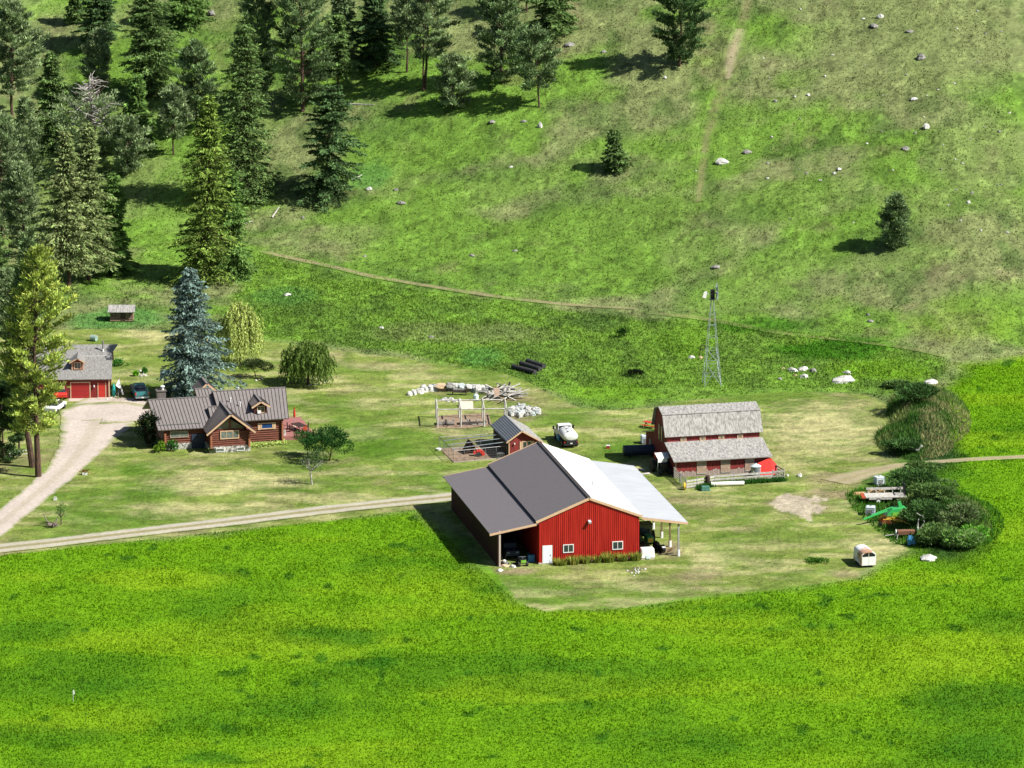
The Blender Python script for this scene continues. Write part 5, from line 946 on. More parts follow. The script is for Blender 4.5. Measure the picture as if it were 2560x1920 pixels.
# cars half hidden by the pine
def car(p, rz, m, label):
    t = thing("car", label, "car", p, rz)
    build("body", B().prism([(-2.1, .35), (2.1, .35), (2.15, .8), (1.2, .95), (-1.9, .98), (-2.15, .8)], -.85, .85, 'y'), m, t, bevel=.06)
    c = build("cabin", B().add([(-1.5, -.78, .95), (1.0, -.78, .95), (1.0, .78, .95), (-1.5, .78, .95), (-1.1, -.6, 1.45), (.3, -.6, 1.45), (.3, .6, 1.45), (-1.1, .6, 1.45)], [(4, 5, 6, 7), (0, 1, 5, 4), (1, 2, 6, 5), (2, 3, 7, 6), (3, 0, 4, 7)]), M_GLASS, t); build("roof", B().box(-1.08, -.58, 1.45, .28, .58, 1.48), m, c)
    for s in (-1, 1):
        for xx in (-1.35, 1.35): build("wheel", B().wheel((xx, s*.78, .32), .32, .2, (0, 1, 0)), M_DARK, t)
car(gp(138, 1026), R(75), M_WHITE, "white car mostly hidden behind the yellow pine by the drive"); car(gp(148, 992), R(100), M_REDP, "red car mostly hidden behind the yellow pine at the garage wall")

# under the lean-tos
def atv(p, rz, label, m, m2):
    t = thing("quad_bike", label, "quad bike", p, rz); build("body", B().cbox((0, 0, .65), (.55, 1.5, .25)).cbox((0, -.55, .8), (.8, .5, .2)).cbox((0, .5, .78), (.85, .6, .15)), m, t, bevel=.04); build("seat", B().cbox((0, .1, .88), (.32, .7, .14)), M_DARK, t)
    build("front_panel", B().cbox((0, -.85, .65), (.6, .15, .3)), m2, t); build("handlebar", B().tube((-.4, -.35, 1.1), (.4, -.35, 1.1), .025).tube((0, -.35, .8), (0, -.35, 1.1), .03), M_STEEL, t)
    for s in (-1, 1):
        for yy in (-.62, .62): build("wheel", B().wheel((s*.48, yy, .3), .3, .24), M_DARK, t)
atv(BL_(-2.0, .2), a, "black and lime quad bike at the mouth of the left lean-to", M_BLACK, M_LIME)
p = BL_(-4.0, .8); lm = thing("lawn_mower", "dark push mower with white hood behind the lean-to corner post", "mower", p, a+.5); build("deck", B().cbox((0, 0, .25), (.6, .8, .25)), M_STEELD, lm); build("engine", B().lathe([(.2, .38), (.22, .5), (.12, .6)], 12), M_WHITE, lm); build("handle", B().tube((-.25, .35, .3), (-.25, 1.0, .95), .02).tube((.25, .35, .3), (.25, 1.0, .95), .02).tube((-.25, 1, .95), (.25, 1, .95), .02), M_BLACK, lm)
for s in (-1, 1):
    for yy in (-.3, .3): build("wheel", B().wheel((s*.32, yy, .14), .14, .08), M_DARK, lm)
pk2 = thing("utility_vehicle", "dark vehicle parked deep inside the left lean-to", "vehicle", BL_(-2.6, 4), a); build("body", B().box(-.85, -1.5, .5, .85, 2.3, 1.1).box(-.8, 0, 1.1, .8, 1.6, 1.7), M_NAVY, pk2, bevel=.06); build("headlight", B().box(-.7, -1.53, .85, -.4, -1.5, 1.0), M_STEEL, pk2); build("headlight", B().box(.4, -1.53, .85, .7, -1.5, 1.0), M_STEEL, pk2)
for s in (-1, 1):
    for yy in (-.9, 1.5): build("wheel", B().wheel((s*.8, yy, .38), .38, .22), M_DARK, pk2)
solo("storage_bin", B().cbox((0, 0, .4), (.8, .6, .8)), M_BLUE, "dim blue bin against the wall inside the left lean-to", "bin", BL_(-.6, 1.6), a)
# white cistern box
p = BL_(Wd+.95, -.1); ci = thing("cistern", "white moulded plastic tank beside the right corner of the red barn", "tank", p, a)
build("body", B().cbox((0, 0, .72), (1.75, 1.1, 1.2), taper=.9), M_WHITE, ci, bevel=.12); build("recess", B().box(-.25, -.6, .1, .25, -.55, .5), M_PLASTIC, ci); build("skid", B().box(-.8, -.5, -.02, .8, .5, .14), M_CONC, ci)
def tractor(p, rz, label):
    t = thing("tractor", label, "tractor", p, rz); build("hood", B().cbox((0, -1.3, 1.25), (.75, 1.9, .7)), M_GREENP, t, bevel=.06); c = build("cab", B().box(-.75, .1, 1.1, .75, 1.5, 2.5), M_GLASS, t); build("cab_roof", B().box(-.85, 0, 2.5, .85, 1.6, 2.62), M_BLACK, c); build("grille", B().box(-.3, -2.3, 1.0, .3, -2.25, 1.5), M_YEL, t)
    for s in (-1, 1): w = build("wheel", B().wheel((s*.95, .9, .8), .8, .45, n=20), M_DARK, t); build("rim", B().wheel((s*.98, .9, .8), .42, .45), M_YEL, w); w = build("wheel", B().wheel((s*.8, -1.7, .5), .5, .3, n=18), M_DARK, t); build("rim", B().wheel((s*.83, -1.7, .5), .25, .3), M_YEL, w)
tractor(BL_(Wd+2.2, 5.5), a, "green tractor with big black tyres under the right lean-to"); tractor(BL_(Wd+1.8, 12.5), a, "second green tractor farther back under the right lean-to")
p = BL_(Wd+3.3, 1.9); tl_ = thing("harrow", "dark round-toothed implement in front of the lean-to tractor", "implement", p, a); build("drum", B().wheel((0, 0, .5), .5, .5, (1, .2, 0)).wheel((-.5, .8, .6), .6, .4, (1, .3, 0)), M_BLACK, tl_); b = B()
for k in range(6): b.tube((.5+.12*k, -.2+.1*k, 0), (.7+.14*k, -.3+.1*k, .55), .025, n=4)
build("tines", b, M_RUST, tl_); build("hitch", B().tube((-.8, -1., .08), (1.2, -.6, .08), .05), M_BLACK, tl_)

# by the old barn
tk_ = thing("fuel_tank", "dark navy cylindrical tank lying on a stand beside the old barn", "tank", gp(*q5(210, 890)), a2-.08); build("shell", B().tube((-2.3, 0, .85), (2.0, 0, .85), .68, n=20), M_NAVY, tk_, smooth=False); build("stand", B().box(-1.6, -.5, 0, -1.4, .5, .4).box(1.2, -.5, 0, 1.4, .5, .4), M_DARK, tk_)
tote_c = 0
def ibc(p, rz, label):
    t = thing("tote_tank", label, "tote", p, rz, "caged plastic tote tanks"); build("bottle", B().box(-.55, -.5, .16, .55, .5, 1.1), M_PLASTIC, t, bevel=.1); build("lid", B().tube((0, 0, 1.1), (0, 0, 1.16), .14, n=10), M_STEELD, t)
    c = B()
    for zz_ in (.25, .5, .75, 1.0): c.box(-.58, -.53, zz_, .58, -.515, zz_+.025).box(-.58, .515, zz_, .58, .53, zz_+.025).box(-.58, -.53, zz_, -.565, .53, zz_+.025).box(.565, -.53, zz_, .58, .53, zz_+.025)
    for k in range(6): v_ = -.57+.228*k; c.box(v_-.01, -.545, .12, v_+.01, -.53, 1.12); c.box(.58, v_*.9-.01, .12, .595, v_*.9+.01, 1.12)
    build("cage", c, M_GREYROOF, t); build("pallet", B().box(-.58, -.52, 0, .58, .52, .12), M_STEELD, t); build("label_plate", B().box(-.3, -.56, .35, .25, -.547, .75), M_STEELD, t)
ibc(gp(2197, 1212), R(25), "white caged tote tank standing alone above the flatbed trailer"); ibc(gp(2176, 1287), R(-8), "white caged tote tank at the hitch of the green mower"); ibc(gp(*q5(262, 728)), a2, "greenish caged tote tank at the back left of the old barn"); 
def picnic(p, rz):
    t = thing("picnic_table", "red picnic table on the grass left of the old barn", "picnic table", p, rz); build("tabletop", B().box(-.95, -.38, .7, .95, .38, .75), M_REDP, t)
    for s in (-1, 1): build("seat", B().box(-.95, s*.75-.14, .42, .95, s*.75+.14, .46), M_REDP, t); build("leg", B().beam((s*.7, -.7, 0), (s*.7, .25, .7), .08, .04).beam((s*.7, .7, 0), (s*.7, -.25, .7), .08, .04).box(s*.7-.03, -.8, .36, s*.7+.03, .8, .42), M_RUST, t)
picnic(gp(1626, 1069), R(-32))
# red loader and white tractor canopy in the barn's shade
p = gp(*q5(470, 1090)); mt = thing("canopy_tractor", "dark old tractor with a white canopy in the shade of the old barn", "tractor", p, a2+.05)
build("body", B().cbox((0, .2, .95), (.9, 2.4, .8)).box(-1.0, .6, .8, 1.0, 1.7, 1.4), M_BLACK, mt); cn_ = build("canopy", B().slab([(-.8, -.55, 2.05), (.75, -.55, 2.05), (1.0, .75, 2.45), (-.8, .75, 2.45)], .07).slab([(-.8, -.55, 2.05), (.55, -.55, 2.05), (.45, -.6, 1.5), (-.75, -.6, 1.5)], .05), M_WHITE, mt)
build("canopy_post", B().tube((-.78, -.6, .0), (-.78, -.6, 2.0), .04).tube((.7, .6, 1), (.7, .6, 2.3), .04), M_STEEL, mt)
for s in (-1, 1): w = build("wheel", B().wheel((s*.95, 1.0, .75), .75, .4, n=20), M_DARK, mt); build("wheel", B().wheel((s*.6, -1.1, .4), .4, .25), M_DARK, mt)
p = gp(*q5(440, 1010)); rl = thing("red_hopper", "red sheet metal hopper standing behind the white-canopied tractor", "hopper", p, a2); build("hopper", B().cbox((0, 0, 1.4), (1.3, .7, .9), taper=1.1), M_REDP, rl); build("leg", B().box(-.6, -.3, 0, -.5, -.2, 1.0).box(.5, -.3, 0, .6, -.2, 1.0).box(-.6, .2, 0, -.5, .3, 1.0).box(.5, .2, 0, .6, .3, 1.0), M_RUST, rl)
for i, (x_, y_) in enumerate(((200, 1060), (265, 1112))): solo("scrap_board", B().cbox((0, 0, .12), (1.1, .35, .06), rx=.2), M_GREYW2, ("bleached board lying on the grass behind the white roof, upper one", "bleached board lying on the grass behind the white roof, lower one")[i], "board", gp(*q5(x_, y_)), R(-25+50*i), "loose boards by the old barn")
# galvanised bin and big red chute
p = OL(10.0, -1.6); sb = thing("grain_bin", "small galvanised steel bin with a cone top in front of the old barn", "bin", p); build("shell", B().lathe([(.62, 0), (.62, .35), (.635, .36), (.62, .37), (.62, .75), (.635, .76), (.62, .77), (.62, 1.35)], 22), M_STEEL, sb); build("lid", B().lathe([(.68, 1.34), (.3, 1.56), (.12, 1.62), (.1, 1.68)], 22), M_PLASTIC, sb)
p = OL(11.95, -1.2); cht = thing("loader_bucket", "big bright red sheet metal tank tilted against the end of the old barn", "metal tank", p, a2)
build("shell", B().slab([(-1.5, -.9, .25), (.2, -1.2, .3), (1.0, -.1, 1.15), (.3, .9, 2.0), (-1.45, .5, 1.5)], .12).slab([(.2, -1.2, .3), (1.0, -.1, 1.15), (1.05, .2, .6), (.4, -.9, .1)], .05), M_REDP, cht, bevel=.03); build("support", B().box(-1.2, -.6, 0, -1.05, -.5, .4).box(.2, .3, 0, .35, .4, 1.3).box(-1.3, .3, 0, -1.2, .4, 1.2), M_DARK, cht)

# rail fence around the old barn's yard
FP = [gp(*q5(765, 1286)), gp(*q5(895, 1268)), gp(*q5(1112, 1226)), gp(*q5(1345, 1210)), gp(*q5(1590, 1192)), gp(*q5(1825, 1176)), gp(*q5(1965, 1165))]
fence = thing("rail_fence", "weathered grey plank fence around the front of the old barn", "fence", FP[0])
f0_ = FP[0]
def rails(par, A_, B_, zs, m, w_=.2):
    A_ = A_-f0_; B_ = B_-f0_
    for z_ in zs: build("rail", B().beam((A_[0], A_[1], A_[2]+z_), (B_[0], B_[1], B_[2]+z_), .05, w_), m, par)
for i, q in enumerate(FP): q_ = q-f0_; build("post", B().tube((q_[0], q_[1]+.06, q_[2]-.1), (q_[0], q_[1]+.06, q_[2]+1.25), .1, .09), M_GREYW, fence)
for i in range(5): rails(fence, FP[i], FP[i+1], (.08, .42, .82), M_GREYW2, .24)
rails(fence, FP[5], FP[6], (.2, .9), M_GREYW); A_ = FP[5]-f0_; B_ = FP[6]-f0_; build("gate_brace", B().beam((A_[0], A_[1], .25), (B_[0], B_[1], .9), .04, .08).beam((A_[0], A_[1], .9), (B_[0], B_[1], .25), .04, .08), M_GREYW, fence)
P2 = np.array(OL(-.2, -.1)); LFp = [FP[0], FP[0]*.5+P2*.5, P2]
for q in LFp[1:]: q_ = q-f0_; build("post", B().tube((q_[0], q_[1], -.1), (q_[0], q_[1], 1.4), .09), M_GREYW, fence)
for i in range(2): rails(fence, LFp[i], LFp[i+1], (.15, .42, .69, .96, 1.2), M_GREYW, .1)
P3 = np.array(OL(L2+.3, .5)); rails(fence, FP[6], P3, (.3, .75, 1.1), M_GREYW, .14); q_ = (FP[6]*.5+P3*.5)-f0_; build("post", B().tube((q_[0], q_[1], -.1), (q_[0], q_[1], 1.3), .09), M_GREYW, fence)
p = gp(*q5(745, 1300)); hr = thing("hose_reel", "yellow wheel rim leaning at the fence corner of the old barn", "wheel", p, R(25)); build("rim", B().wheel((0, 0, .48), .46, .25, (.9, -.4, 0), 18), M_YEL, hr); build("hub", B().wheel((0, 0, .48), .2, .34, (.9, -.4, 0), 12), M_DARK, hr)
p = gp(*q5(1027, 1250)); br = thing("barrel", "rusty dark brown upright barrel by the plank fence", "barrel", p); build("shell", B().lathe([(.26, .1), (.3, .4), (.3, .9), (.28, 1.25), (.15, 1.35)], 14), M_BROWND, br); build("foot", B().box(-.2, -.2, 0, .2, .2, .1), M_WHITE, br)
p = gp(*q5(1000, 1310)); solo("green_tub", B().cbox((0, 0, .3), (1.15, .7, .6), taper=.85), M_GREENT, "dull green tub lying in weeds before the plank fence", "tub", p, .1, bevel=.06)
p = gp(*q5(1275, 1252)); solo("white_tube", B().tube((-2.1, -.25, .3), (2.05, .25, .3), .27, n=14), mat("white_tube_paint", (.78, .76, .70), (.66, .48, .36), scale=.6, contrast=(.3, .42)), "long white cylinder lying at the foot of the plank fence", "tube", p)
p = gp(1520, 1121); rb_ = thing("pump_box", "little red box with a lamp stem on the lawn behind the barn", "box", p); build("box", B().box(-.22, -.2, 0, .22, .2, .38), M_REDDOOR, rb_); build("lid", B().box(-.25, -.23, .38, .25, .23, .42), M_WHITE, rb_); build("stem", B().tube((.05, 0, .4), (.05, 0, .85), .03), M_STEELD, rb_)

# machinery row on the right
qm = zz(2120, 1160, 11.06)
pL = gp(*qm(560, 1110)); pR = gp(*qm(1620, 985)); d_ = (pR-pL); ln = float(np.hypot(d_[0], d_[1])); an = math.atan2(d_[1], d_[0])
fl = thing("flatbed_trailer", "grey wooden flatbed hay trailer with a slatted back and orange front", "trailer", pL, an)
build("bed", B().box(-.3, .0, .75, ln, 2.1, .87).box(.1, -.04, .55, ln*.62, -.005, .87), M_GREYW2, fl); build("front_edge", B().box(-.75, .0, .7, -.32, 2.1, .84), M_ORANGE, fl)
b = B()
for k in range(5): xx = .2+k*(ln-.7)/4; b.box(xx, 1.95, .87, xx+.1, 2.05, 1.6)
b.box(0, 1.9, 1.3, ln-.2, 1.95, 1.6); build("side_rail", b, M_GREYW2, fl)
hb_ = B()
for k in range(8): hb_.box(ln-.2, .1+k*.26, .87, ln-.12, .16+k*.26, 2.3)
hb_.box(ln-.22, .05, 2.2, ln-.1, 2.1, 2.32); build("headboard", hb_, M_BLACK, fl)
for xx, yy in ((1.25, .05), (1.25, 2.0), (ln-1, .1), (ln-1, 2.0)): w = build("wheel", B().wheel((xx, yy, .36), .36, .2, (0, 1, 0), 16), M_DARK, fl); build("rim", B().wheel((xx, yy-.02, .36), .22, .2, (0, 1, 0), 14), M_WHITE, w)
solo("straw_heap", B().cbox((0, 0, .2), (2.2, .8, .4), taper=.6).cbox((2.4, .5, .3), (3.2, .7, .45), rz=.2, taper=.6), M_HAYB, "orange dry weeds heaped behind the flatbed trailer", "straw", gp(*qm(330, 860)), an+.15, bevel=.1)
p = gp(*qm(1330, 1500)); mw = thing("mower_conditioner", "bright green hay mower with a long drawbar beside the thicket", "mower", p, R(10))
hd_ = B().prism([(-1.3, .3), (1.5, .3), (1.6, .9), (1.1, 1.35), (.3, 1.3), (-.5, 1.25), (-1.1, .75)], -.3, .9, 'y'); build("housing", hd_, M_GREENP, mw, bevel=.05); build("side_panel", B().box(-.55, -.36, .25, .6, -.31, .8), M_LIME, mw); build("logo_disc", B().wheel((1.05, -.33, .85), .14, .04, (0, 1, 0)), M_WHITE, mw)
build("chute", B().cbox((.55, .4, 1.6), (.5, .5, .8), ry=-.25, taper=.7), M_GREENP, mw); build("drawbar", B().beam((-1.1, .1, .9), (-4.3, -.9, .25), .16, .16).beam((-.6, .5, 1.2), (-3.2, -.4, .6), .1, .1), M_GREENP, mw); build("skid", B().box(-1.2, -.55, .12, 1.0, -.35, .25), M_YEL, mw)
for xx in (-.9, .9): build("wheel", B().wheel((xx, 1.1, .36), .36, .25, (0, 1, 0)), M_DARK, mw)
qk = zz(2200, 1270, 13.825)
p = gp(*qk(560, 640)); rk = thing("hay_rake", "orange and yellow wheel hay rake in the weeds below the green mower", "hay rake", p, R(-14)); b = B().tube((-1.6, 0, .75), (.4, -.1, .9), .07).tube((.4, -.1, .9), (2.0, -.6, .45), .07).tube((-1.2, -.2, 1.0), (1.2, -.1, .6), .05); build("frame", b, M_YEL, rk)
for k in range(5):
    xx = -1.7+k*.75; b = B()
    for j in range(12): t = 2*pi*j/12; b.tube((xx, .5, .65), (xx+cos(t)*.62, .55+.15*sin(t), .65+sin(t)*.62), .022, n=3)
    for j in range(16): t0, t1 = 2*pi*j/16, 2*pi*(j+1)/16; b.tube((xx+cos(t0)*.42, .55, .65+sin(t0)*.42), (xx+cos(t1)*.42, .55, .65+sin(t1)*.42), .03, n=3)
    build("rake_wheel", b, M_ORANGE, rk)
build("wheel", B().wheel((1.9, -.6, .25), .25, .14, (0, 1, 0)).wheel((-1.9, -.3, .25), .25, .14, (0, 1, 0)), M_DARK, rk)
p = gp(*qk(900, 1010)); sp = thing("manure_spreader", "rusty narrow trough with white end wheels near the thicket", "implement", p, R(4)); build("trough", B().cbox((0, 0, .7), (1.9, .8, .45), taper=1.1), M_RUST, sp); build("wheel", B().wheel((1.45, 0, .65), .65, .16, (1, 0, 0), 20), M_WHITE, sp); build("wheel", B().wheel((-1.2, .2, .55), .45, .1, (1, 0, 0), 18), M_WHITE, sp); build("drawbar", B().tube((-1, 0, .5), (-2.6, -.2, .35), .06).tube((-1.0, -.3, .6), (-1.3, -1.1, 0), .04), M_GREYW, sp)
p = gp(*qk(1080, 1290)); bl = thing("blue_plough", "light blue box implement with a bar in front of the thicket", "implement", p, R(8)); build("frame", B().cbox((0, 0, .55), (.9, .5, .7), ry=-.2).cbox((-.1, .1, 1.0), (.5, .4, .3)), M_BLUE, bl); build("bar", B().beam((.2, -.1, .7), (2.0, .1, .45), .12, .1), M_BLUE, bl); build("leg", B().box(-.45, -.2, 0, -.38, -.1, .4).box(.3, -.2, 0, .37, -.1, .4), M_BLUE, bl)
p = gp(*qk(1280, 780)); solo("dead_snag", B().path([(0, 0, -.1), (.1, 0, .9), (.15, .1, 1.5)], .12, .07).path([(.3, .2, 0), (.9, .3, .9), (.6, .3, 1.9)], .12, .05).tube((.9, .3, 1.5), (-.1, 0, 2.2), .05, .03), M_DEADW, "grey broken snag leaning out of the thicket above the blue implement", "snag", p)
# horse trailer
p = gp(*q6(528, 1597)); ht = thing("horse_trailer", "old white horse trailer with a rusty rounded roof and two rear openings", "trailer", p, R(13))
Wt, Lt, Ht = 1.75, 3.3, 2.0; pr_ = [(-Wt/2-.06, .3), (Wt/2+.06, .3), (Wt/2, 1.55)]+[(Wt/2*cos(t), 1.55+.45*sin(t)) for t in np.linspace(.25, pi-.25, 9)]+[(-Wt/2, 1.55)]
build("body", B().prism(pr_, 0, Lt, 'y'), M_RUSTW, ht); build("rear_door", B().box(-Wt/2+.04, -.04, .32, -.02, -.002, 1.35).box(.02, -.04, .32, Wt/2-.04, -.002, 1.35), M_WHITE, ht)
build("rear_opening", B().prism([(-.78, 1.38), (-.05, 1.38), (-.05, 1.86), (-.45, 1.82), (-.75, 1.6)], -.03, -.003, 'y').prism([(.05, 1.38), (.78, 1.38), (.75, 1.6), (.45, 1.82), (.05, 1.86)], -.03, -.003, 'y'), M_BLACK, ht); build("side_window", B().box(-Wt/2-.05, .7, 1.2, -Wt/2-.005, 1.7, 1.5), M_BLACK, ht)
for s in (-1, 1):
    build("fender", B().prism([(1.0, .45), (2.3, .45), (2.1, .85), (1.2, .85)], s*(Wt/2+.04)-.1, s*(Wt/2+.04)+.1, 'x'), M_WHITE, ht)
    for yy in (1.3, 2.0): build("wheel", B().wheel((s*(Wt/2-.02), yy, .32), .32, .2), M_DARK, ht)
build("hitch", B().tube((0, Lt, .45), (0, Lt+1.2, .45), .05), M_STEELD, ht)

# around the house and garage
p = gp(412, 998); bh = thing("basketball_hoop", "basketball hoop with a clear backboard standing in front of the blue spruce", "basketball hoop", gp(413, 985), R(8)); build("pole", B().tube((0, .6, 0), (0, .6, 2.6), .06).tube((0, .6, 2.5), (0, .05, 3.0), .05), M_STEELD, bh); bb = build("backboard", B().box(-.62, 0, 2.45, .62, .04, 3.3), M_PLASTIC, bh); build("backboard_marking", B().box(-.28, -.012, 2.6, .28, -.004, 3.0).box(-.5, -.012, 3.1, .5, -.004, 3.2), M_BLUE, bb)
b = B()
for j in range(14): t0, t1 = 2*pi*j/14, 2*pi*(j+1)/14; b.tube((cos(t0)*.23, -.3+sin(t0)*.23, 2.55), (cos(t1)*.23, -.3+sin(t1)*.23, 2.55), .02, n=4)
build("rim", b, M_ORANGE, bh); b = B()
for j in range(12): t0 = 2*pi*j/12; b.tube((cos(t0)*.23, -.3+sin(t0)*.23, 2.54), (cos(t0)*.11, -.3+sin(t0)*.11, 2.15), .012, n=3)
build("net", b, M_WHITE, bh)
p = gp(234, 856); ub = thing("utility_drum", "pale green upturned half barrel in a grass patch behind the garage", "barrel", gp(233, 852), R(-10)); build("shell", B().tube((-.3, .1, .4), (.5, -.1, .4), .42, n=16), mat("pale_green_drum", (.30, .42, .38), rough=.5), ub); build("mouth", B().tube((-.32, .1, .4), (-.305, .1, .4), .36, n=16), M_BLACK, ub)
p = gp(280, 972); ky = thing("kayak", "turquoise kayak leaning upright on the garage corner", "kayak", GL(.55, .4), R(20)); build("hull", B().lathe([(.02, 0), (.22, .35), (.26, .9), (.2, 1.5), (.02, 2.0)], 10), M_TEALB, ky)
p = GL(1.3, .6); tp = thing("folded_awning", "white tarpaulin draped on a leaning pole between garage and pickup", "tarpaulin", p, R(10)); build("pole", B().tube((-.2, 0, 0), (.1, .4, 2.6), .03), M_GREYW, tp); build("sheet", B().slab([(.0, .3, 2.4), (-.5, .0, 1.6), (.25, .0, 1.0), (.1, .3, 1.7)], .03).slab([(.1, .35, 2.4), (.25, .1, 1.5), (.6, 0, .3), (.35, .0, .3)], .03), M_WHITE, tp)
p = gp(416, 1000); solo("garden_statue", B().lathe([(.2, 0), (.28, .4), (.2, .8), (.05, 1.1)], 9), M_TANW, "tan weathered stump ornament behind the left house roof", "ornament", gp(432, 1000))
p = gp(212, 1187); pb = thing("flower_pot", "low flower planter with red blooms at the edge of the drive", "planter", p); build("pot", B().cbox((0, 0, .15), (.6, .4, .3)), M_WHITE, pb); n = 200; P = rng.normal(size=(n, 3))*np.array([.35, .25, .12])+np.array([0, .15, .42]); leaves("flowers", P, rng.normal(size=(n, 3))+np.array([0, 0, .6]), .16, .1, pb, lin((.25, .38, .15)), .4, warm=lin((.65, .2, .25)))
p = gp(138, 1250); solo("gnome_stone", B().cbox((0, 0, .2), (.5, .35, .4), taper=.6), M_ROCKW, "small white stone ornament by the drive above the sapling", "ornament", p)
p = gp(130, 1318); rs = np.random.default_rng(5); b = B()
for k in range(26):
    az = rs.uniform(0, 6.28); l_ = rs.uniform(.4, 1.0); b.path([(0, 0, .35), (cos(az)*l_*.5, sin(az)*l_*.4, .35+rs.uniform(-.2, .25)), (cos(az)*l_, sin(az)*l_*.8, max(.03, .35+rs.uniform(-.4, .35)))], .08, .02, 5)
b.path([(-.2, 0, .4), (-.8, .3, 1.0), (-1.1, .4, 1.7)], .09, .03).path([(.3, 0, .4), (.7, .3, 1.1), (.8, .3, 1.5)], .08, .03).tube((-.5, 0, .3), (.5, .1, .35), .22, .16)
solo("uprooted_stump", b, mat("stump_wood", (.26, .21, .19), (.14, .11, .10), scale=5), "gnarled uprooted stump with spreading roots beside the farm track", "stump", p)
# fence at the far left, fallen logs on the slope
p = gp(38, 1150); ff = thing("pole_fence", "short pale pole fence leaning between the two left pine trunks", "fence", p, R(24)); build("rail", B().tube((-.9, 0, .9), (2.1, .2, 1.1), .06).tube((-.9, 0, .5), (2.1, .2, .65), .06), M_DEADW, ff); build("post", B().tube((-.6, 0, 0), (-.6, 0, 1.1), .06).tube((1.8, .2, 0), (1.8, .2, 1.2), .06), M_DEADW, ff)
for i, (x0, y0, x1, y1, lab) in enumerate([(592, 565, 632, 555, "pale fallen log at the forest edge above the hill path"), (680, 546, 698, 520, "thin bleached branch on the slope below the wide-skirted fir"), (870, 262, 935, 264, "long thin fallen pole on the grass under the bare-trunked fir"), (880, 452, 905, 440, "bleached dead limb at the foot of the ragged open fir")]):
    p0 = gp(x0, y0); p1 = gp(x1, y1); solo("fallen_log", B().tube((0, 0, .15), tuple(p1-p0+np.array([0, 0, .15])), .13, .06), M_DEADW, lab, "log", p0)
p = gp(183, 1754); solo("marker_flag", B().tube((0, 0, 0), (0, 0, 1.3), .02).prism([(0, .8), (.22, .85), (.12, 1.35), (0, 1.3)], -.01, .01, 'y'), M_WHITE, "tiny white marker flag alone in the lower left hayfield", "flag", p)
p = gp(1760, 876); ol = thing("old_pump_wheel", "dark iron wheel on a bent stem beside the windpump", "wheel", gp(1757, 890), R(30)); b = B()
for j in range(14): t0, t1 = 2*pi*j/14, 2*pi*(j+1)/14; b.tube((cos(t0)*.4, 0, 1.2+sin(t0)*.4), (cos(t1)*.4, 0, 1.2+sin(t1)*.4), .05, n=4)
build("rim", b, M_BROWND, ol); build("stem", B().tube((-.6, 0, 0), (-.35, 0, 1.1), .05), M_BROWND, ol)

# ------------------------------------------------------------------ grass blades
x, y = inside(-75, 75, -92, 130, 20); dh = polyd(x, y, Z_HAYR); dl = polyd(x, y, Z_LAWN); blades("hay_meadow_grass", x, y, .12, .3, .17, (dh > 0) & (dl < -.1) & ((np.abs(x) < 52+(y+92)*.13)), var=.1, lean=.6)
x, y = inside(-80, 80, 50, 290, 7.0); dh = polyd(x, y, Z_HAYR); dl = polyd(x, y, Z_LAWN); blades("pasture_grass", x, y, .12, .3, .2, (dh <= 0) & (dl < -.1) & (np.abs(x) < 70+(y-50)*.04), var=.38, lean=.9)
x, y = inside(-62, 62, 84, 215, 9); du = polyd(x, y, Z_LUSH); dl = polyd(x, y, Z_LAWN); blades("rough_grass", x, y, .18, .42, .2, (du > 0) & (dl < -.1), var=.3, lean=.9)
x, y = inside(-68, 56, -20, 130, 11); dl = polyd(x, y, Z_LAWN); blades("lawn_grass", x, y, .04, .12, .13, (dl > -.2), var=.3, lean=1.)
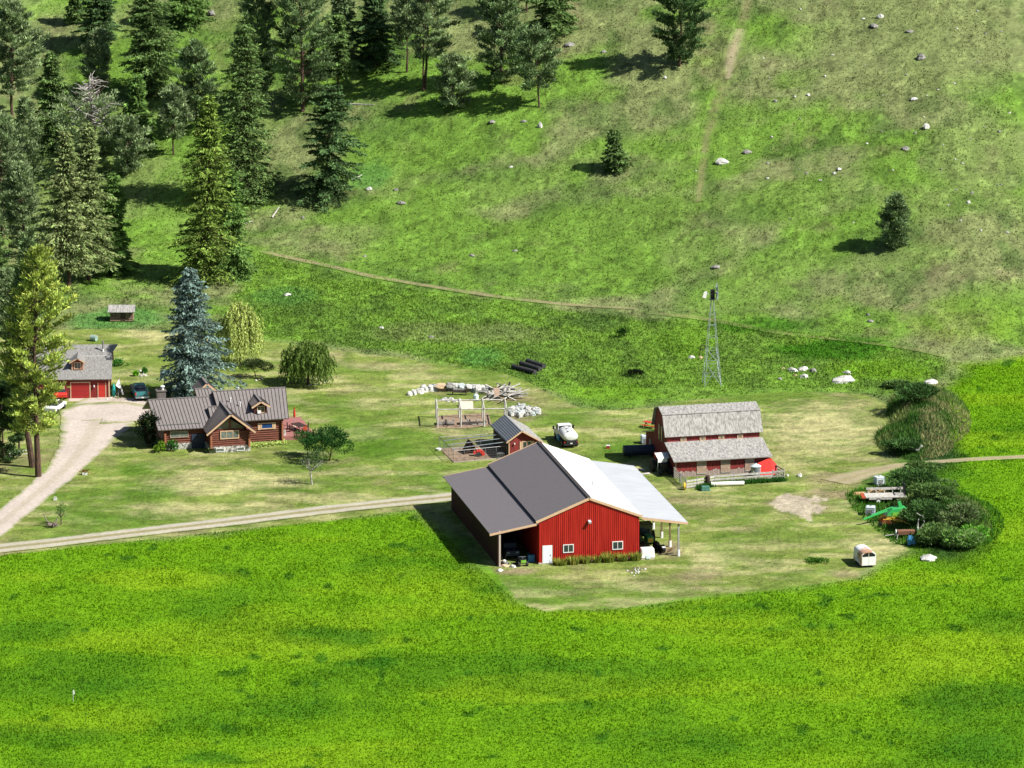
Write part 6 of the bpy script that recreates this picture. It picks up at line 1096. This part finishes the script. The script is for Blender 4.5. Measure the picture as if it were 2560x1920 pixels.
# tall weeds at edges
x, y = inside(14, 62, 5, 100, 22); k = np.zeros(len(x), bool)
for q, rx, ry in ((gp(2310, 1060), 6.5, 11), (gp(2330, 1270), 6.5, 13), (gp(2240, 1330), 3.5, 10)): k |= ((x-q[0])/rx)**2+((y-q[1])/ry)**2 < 1
G0c = gcol
def gcw(a_, b_):
    n = fbm(a_, b_*.5, 2.4, 3, 55)[:, None]; m_ = fbm(a_, b_*.6, 5, 3, 57)[:, None]; c = np.array(lin((.25, .40, .16)))+(np.array(lin((.42, .50, .28)))-np.array(lin((.25, .40, .16))))*ss(.4, .65, n)
    up_ = (b_ > at(2300, 1160)[1])[:, None]*1.; return c+(np.array(lin((.66, .62, .46)))-c)*ss(.54, .66, m_)*(.5*up_+.1*(1-up_))
gcol = gcw
k = np.zeros(len(x), bool)
for cx, cy, rx, ry, hh in MOUND: k |= ((x-cx)/rx/1.05)**2+((y-cy)/ry/1.05)**2 < 1
x1, y1 = x, y; blades("mound_grass", x, y, .3, .8, .16, k, var=.5, lean=1.0); gcol = G0c
k = (~k) & (x > 34) & (y > 5) & (y < 75) & (polyd(x, y, Z_LAWN) < 1.0) & (((x-MOUND[2][0]+3)/11)**2+((y-MOUND[2][1])/17)**2 < 1); gcol = lambda a_, b_: np.tile(np.array(lin((.27, .46, .14))), (len(a_), 1)); blades("weeds", x, y, .25, .6, .16, k, var=.4); gcol = G0c
fl_ = np.array(FP); x = []; y = []
for i in range(1, 6): t = rng.random(500); x += list(fl_[i][0]*(1-t)+fl_[i+1][0]*t+rng.normal(size=500)*.15); y += list(fl_[i][1]*(1-t)+fl_[i+1][1]*t-rng.random(500)*1.3-.15)
x = np.array(x); y = np.array(y); sv = FOOT; FOOT = []; GG = gcol; gcol = lambda a_, b_: np.tile(np.array(lin((.20, .38, .14))), (len(a_), 1)); blades("fence_weeds", x, y, .35, .7, .15, np.ones(len(x), bool), var=.4); gcol = GG; FOOT = sv
for n_, l_ in (("rough_grass", "taller lush grass in the strip between the mown yard and the hill"), ("lawn_grass", "short mown yellowish grass of the yard around the buildings"), ("weeds", "rank green weeds around the parked machinery"), ("mound_grass", "long tangled green and straw grass over the two mounds on the right"), ("fence_weeds", "dark weeds along the foot of the plank fence")): bpy.data.objects[n_]['label'] = l_; bpy.data.objects[n_]['category'] = "grass"
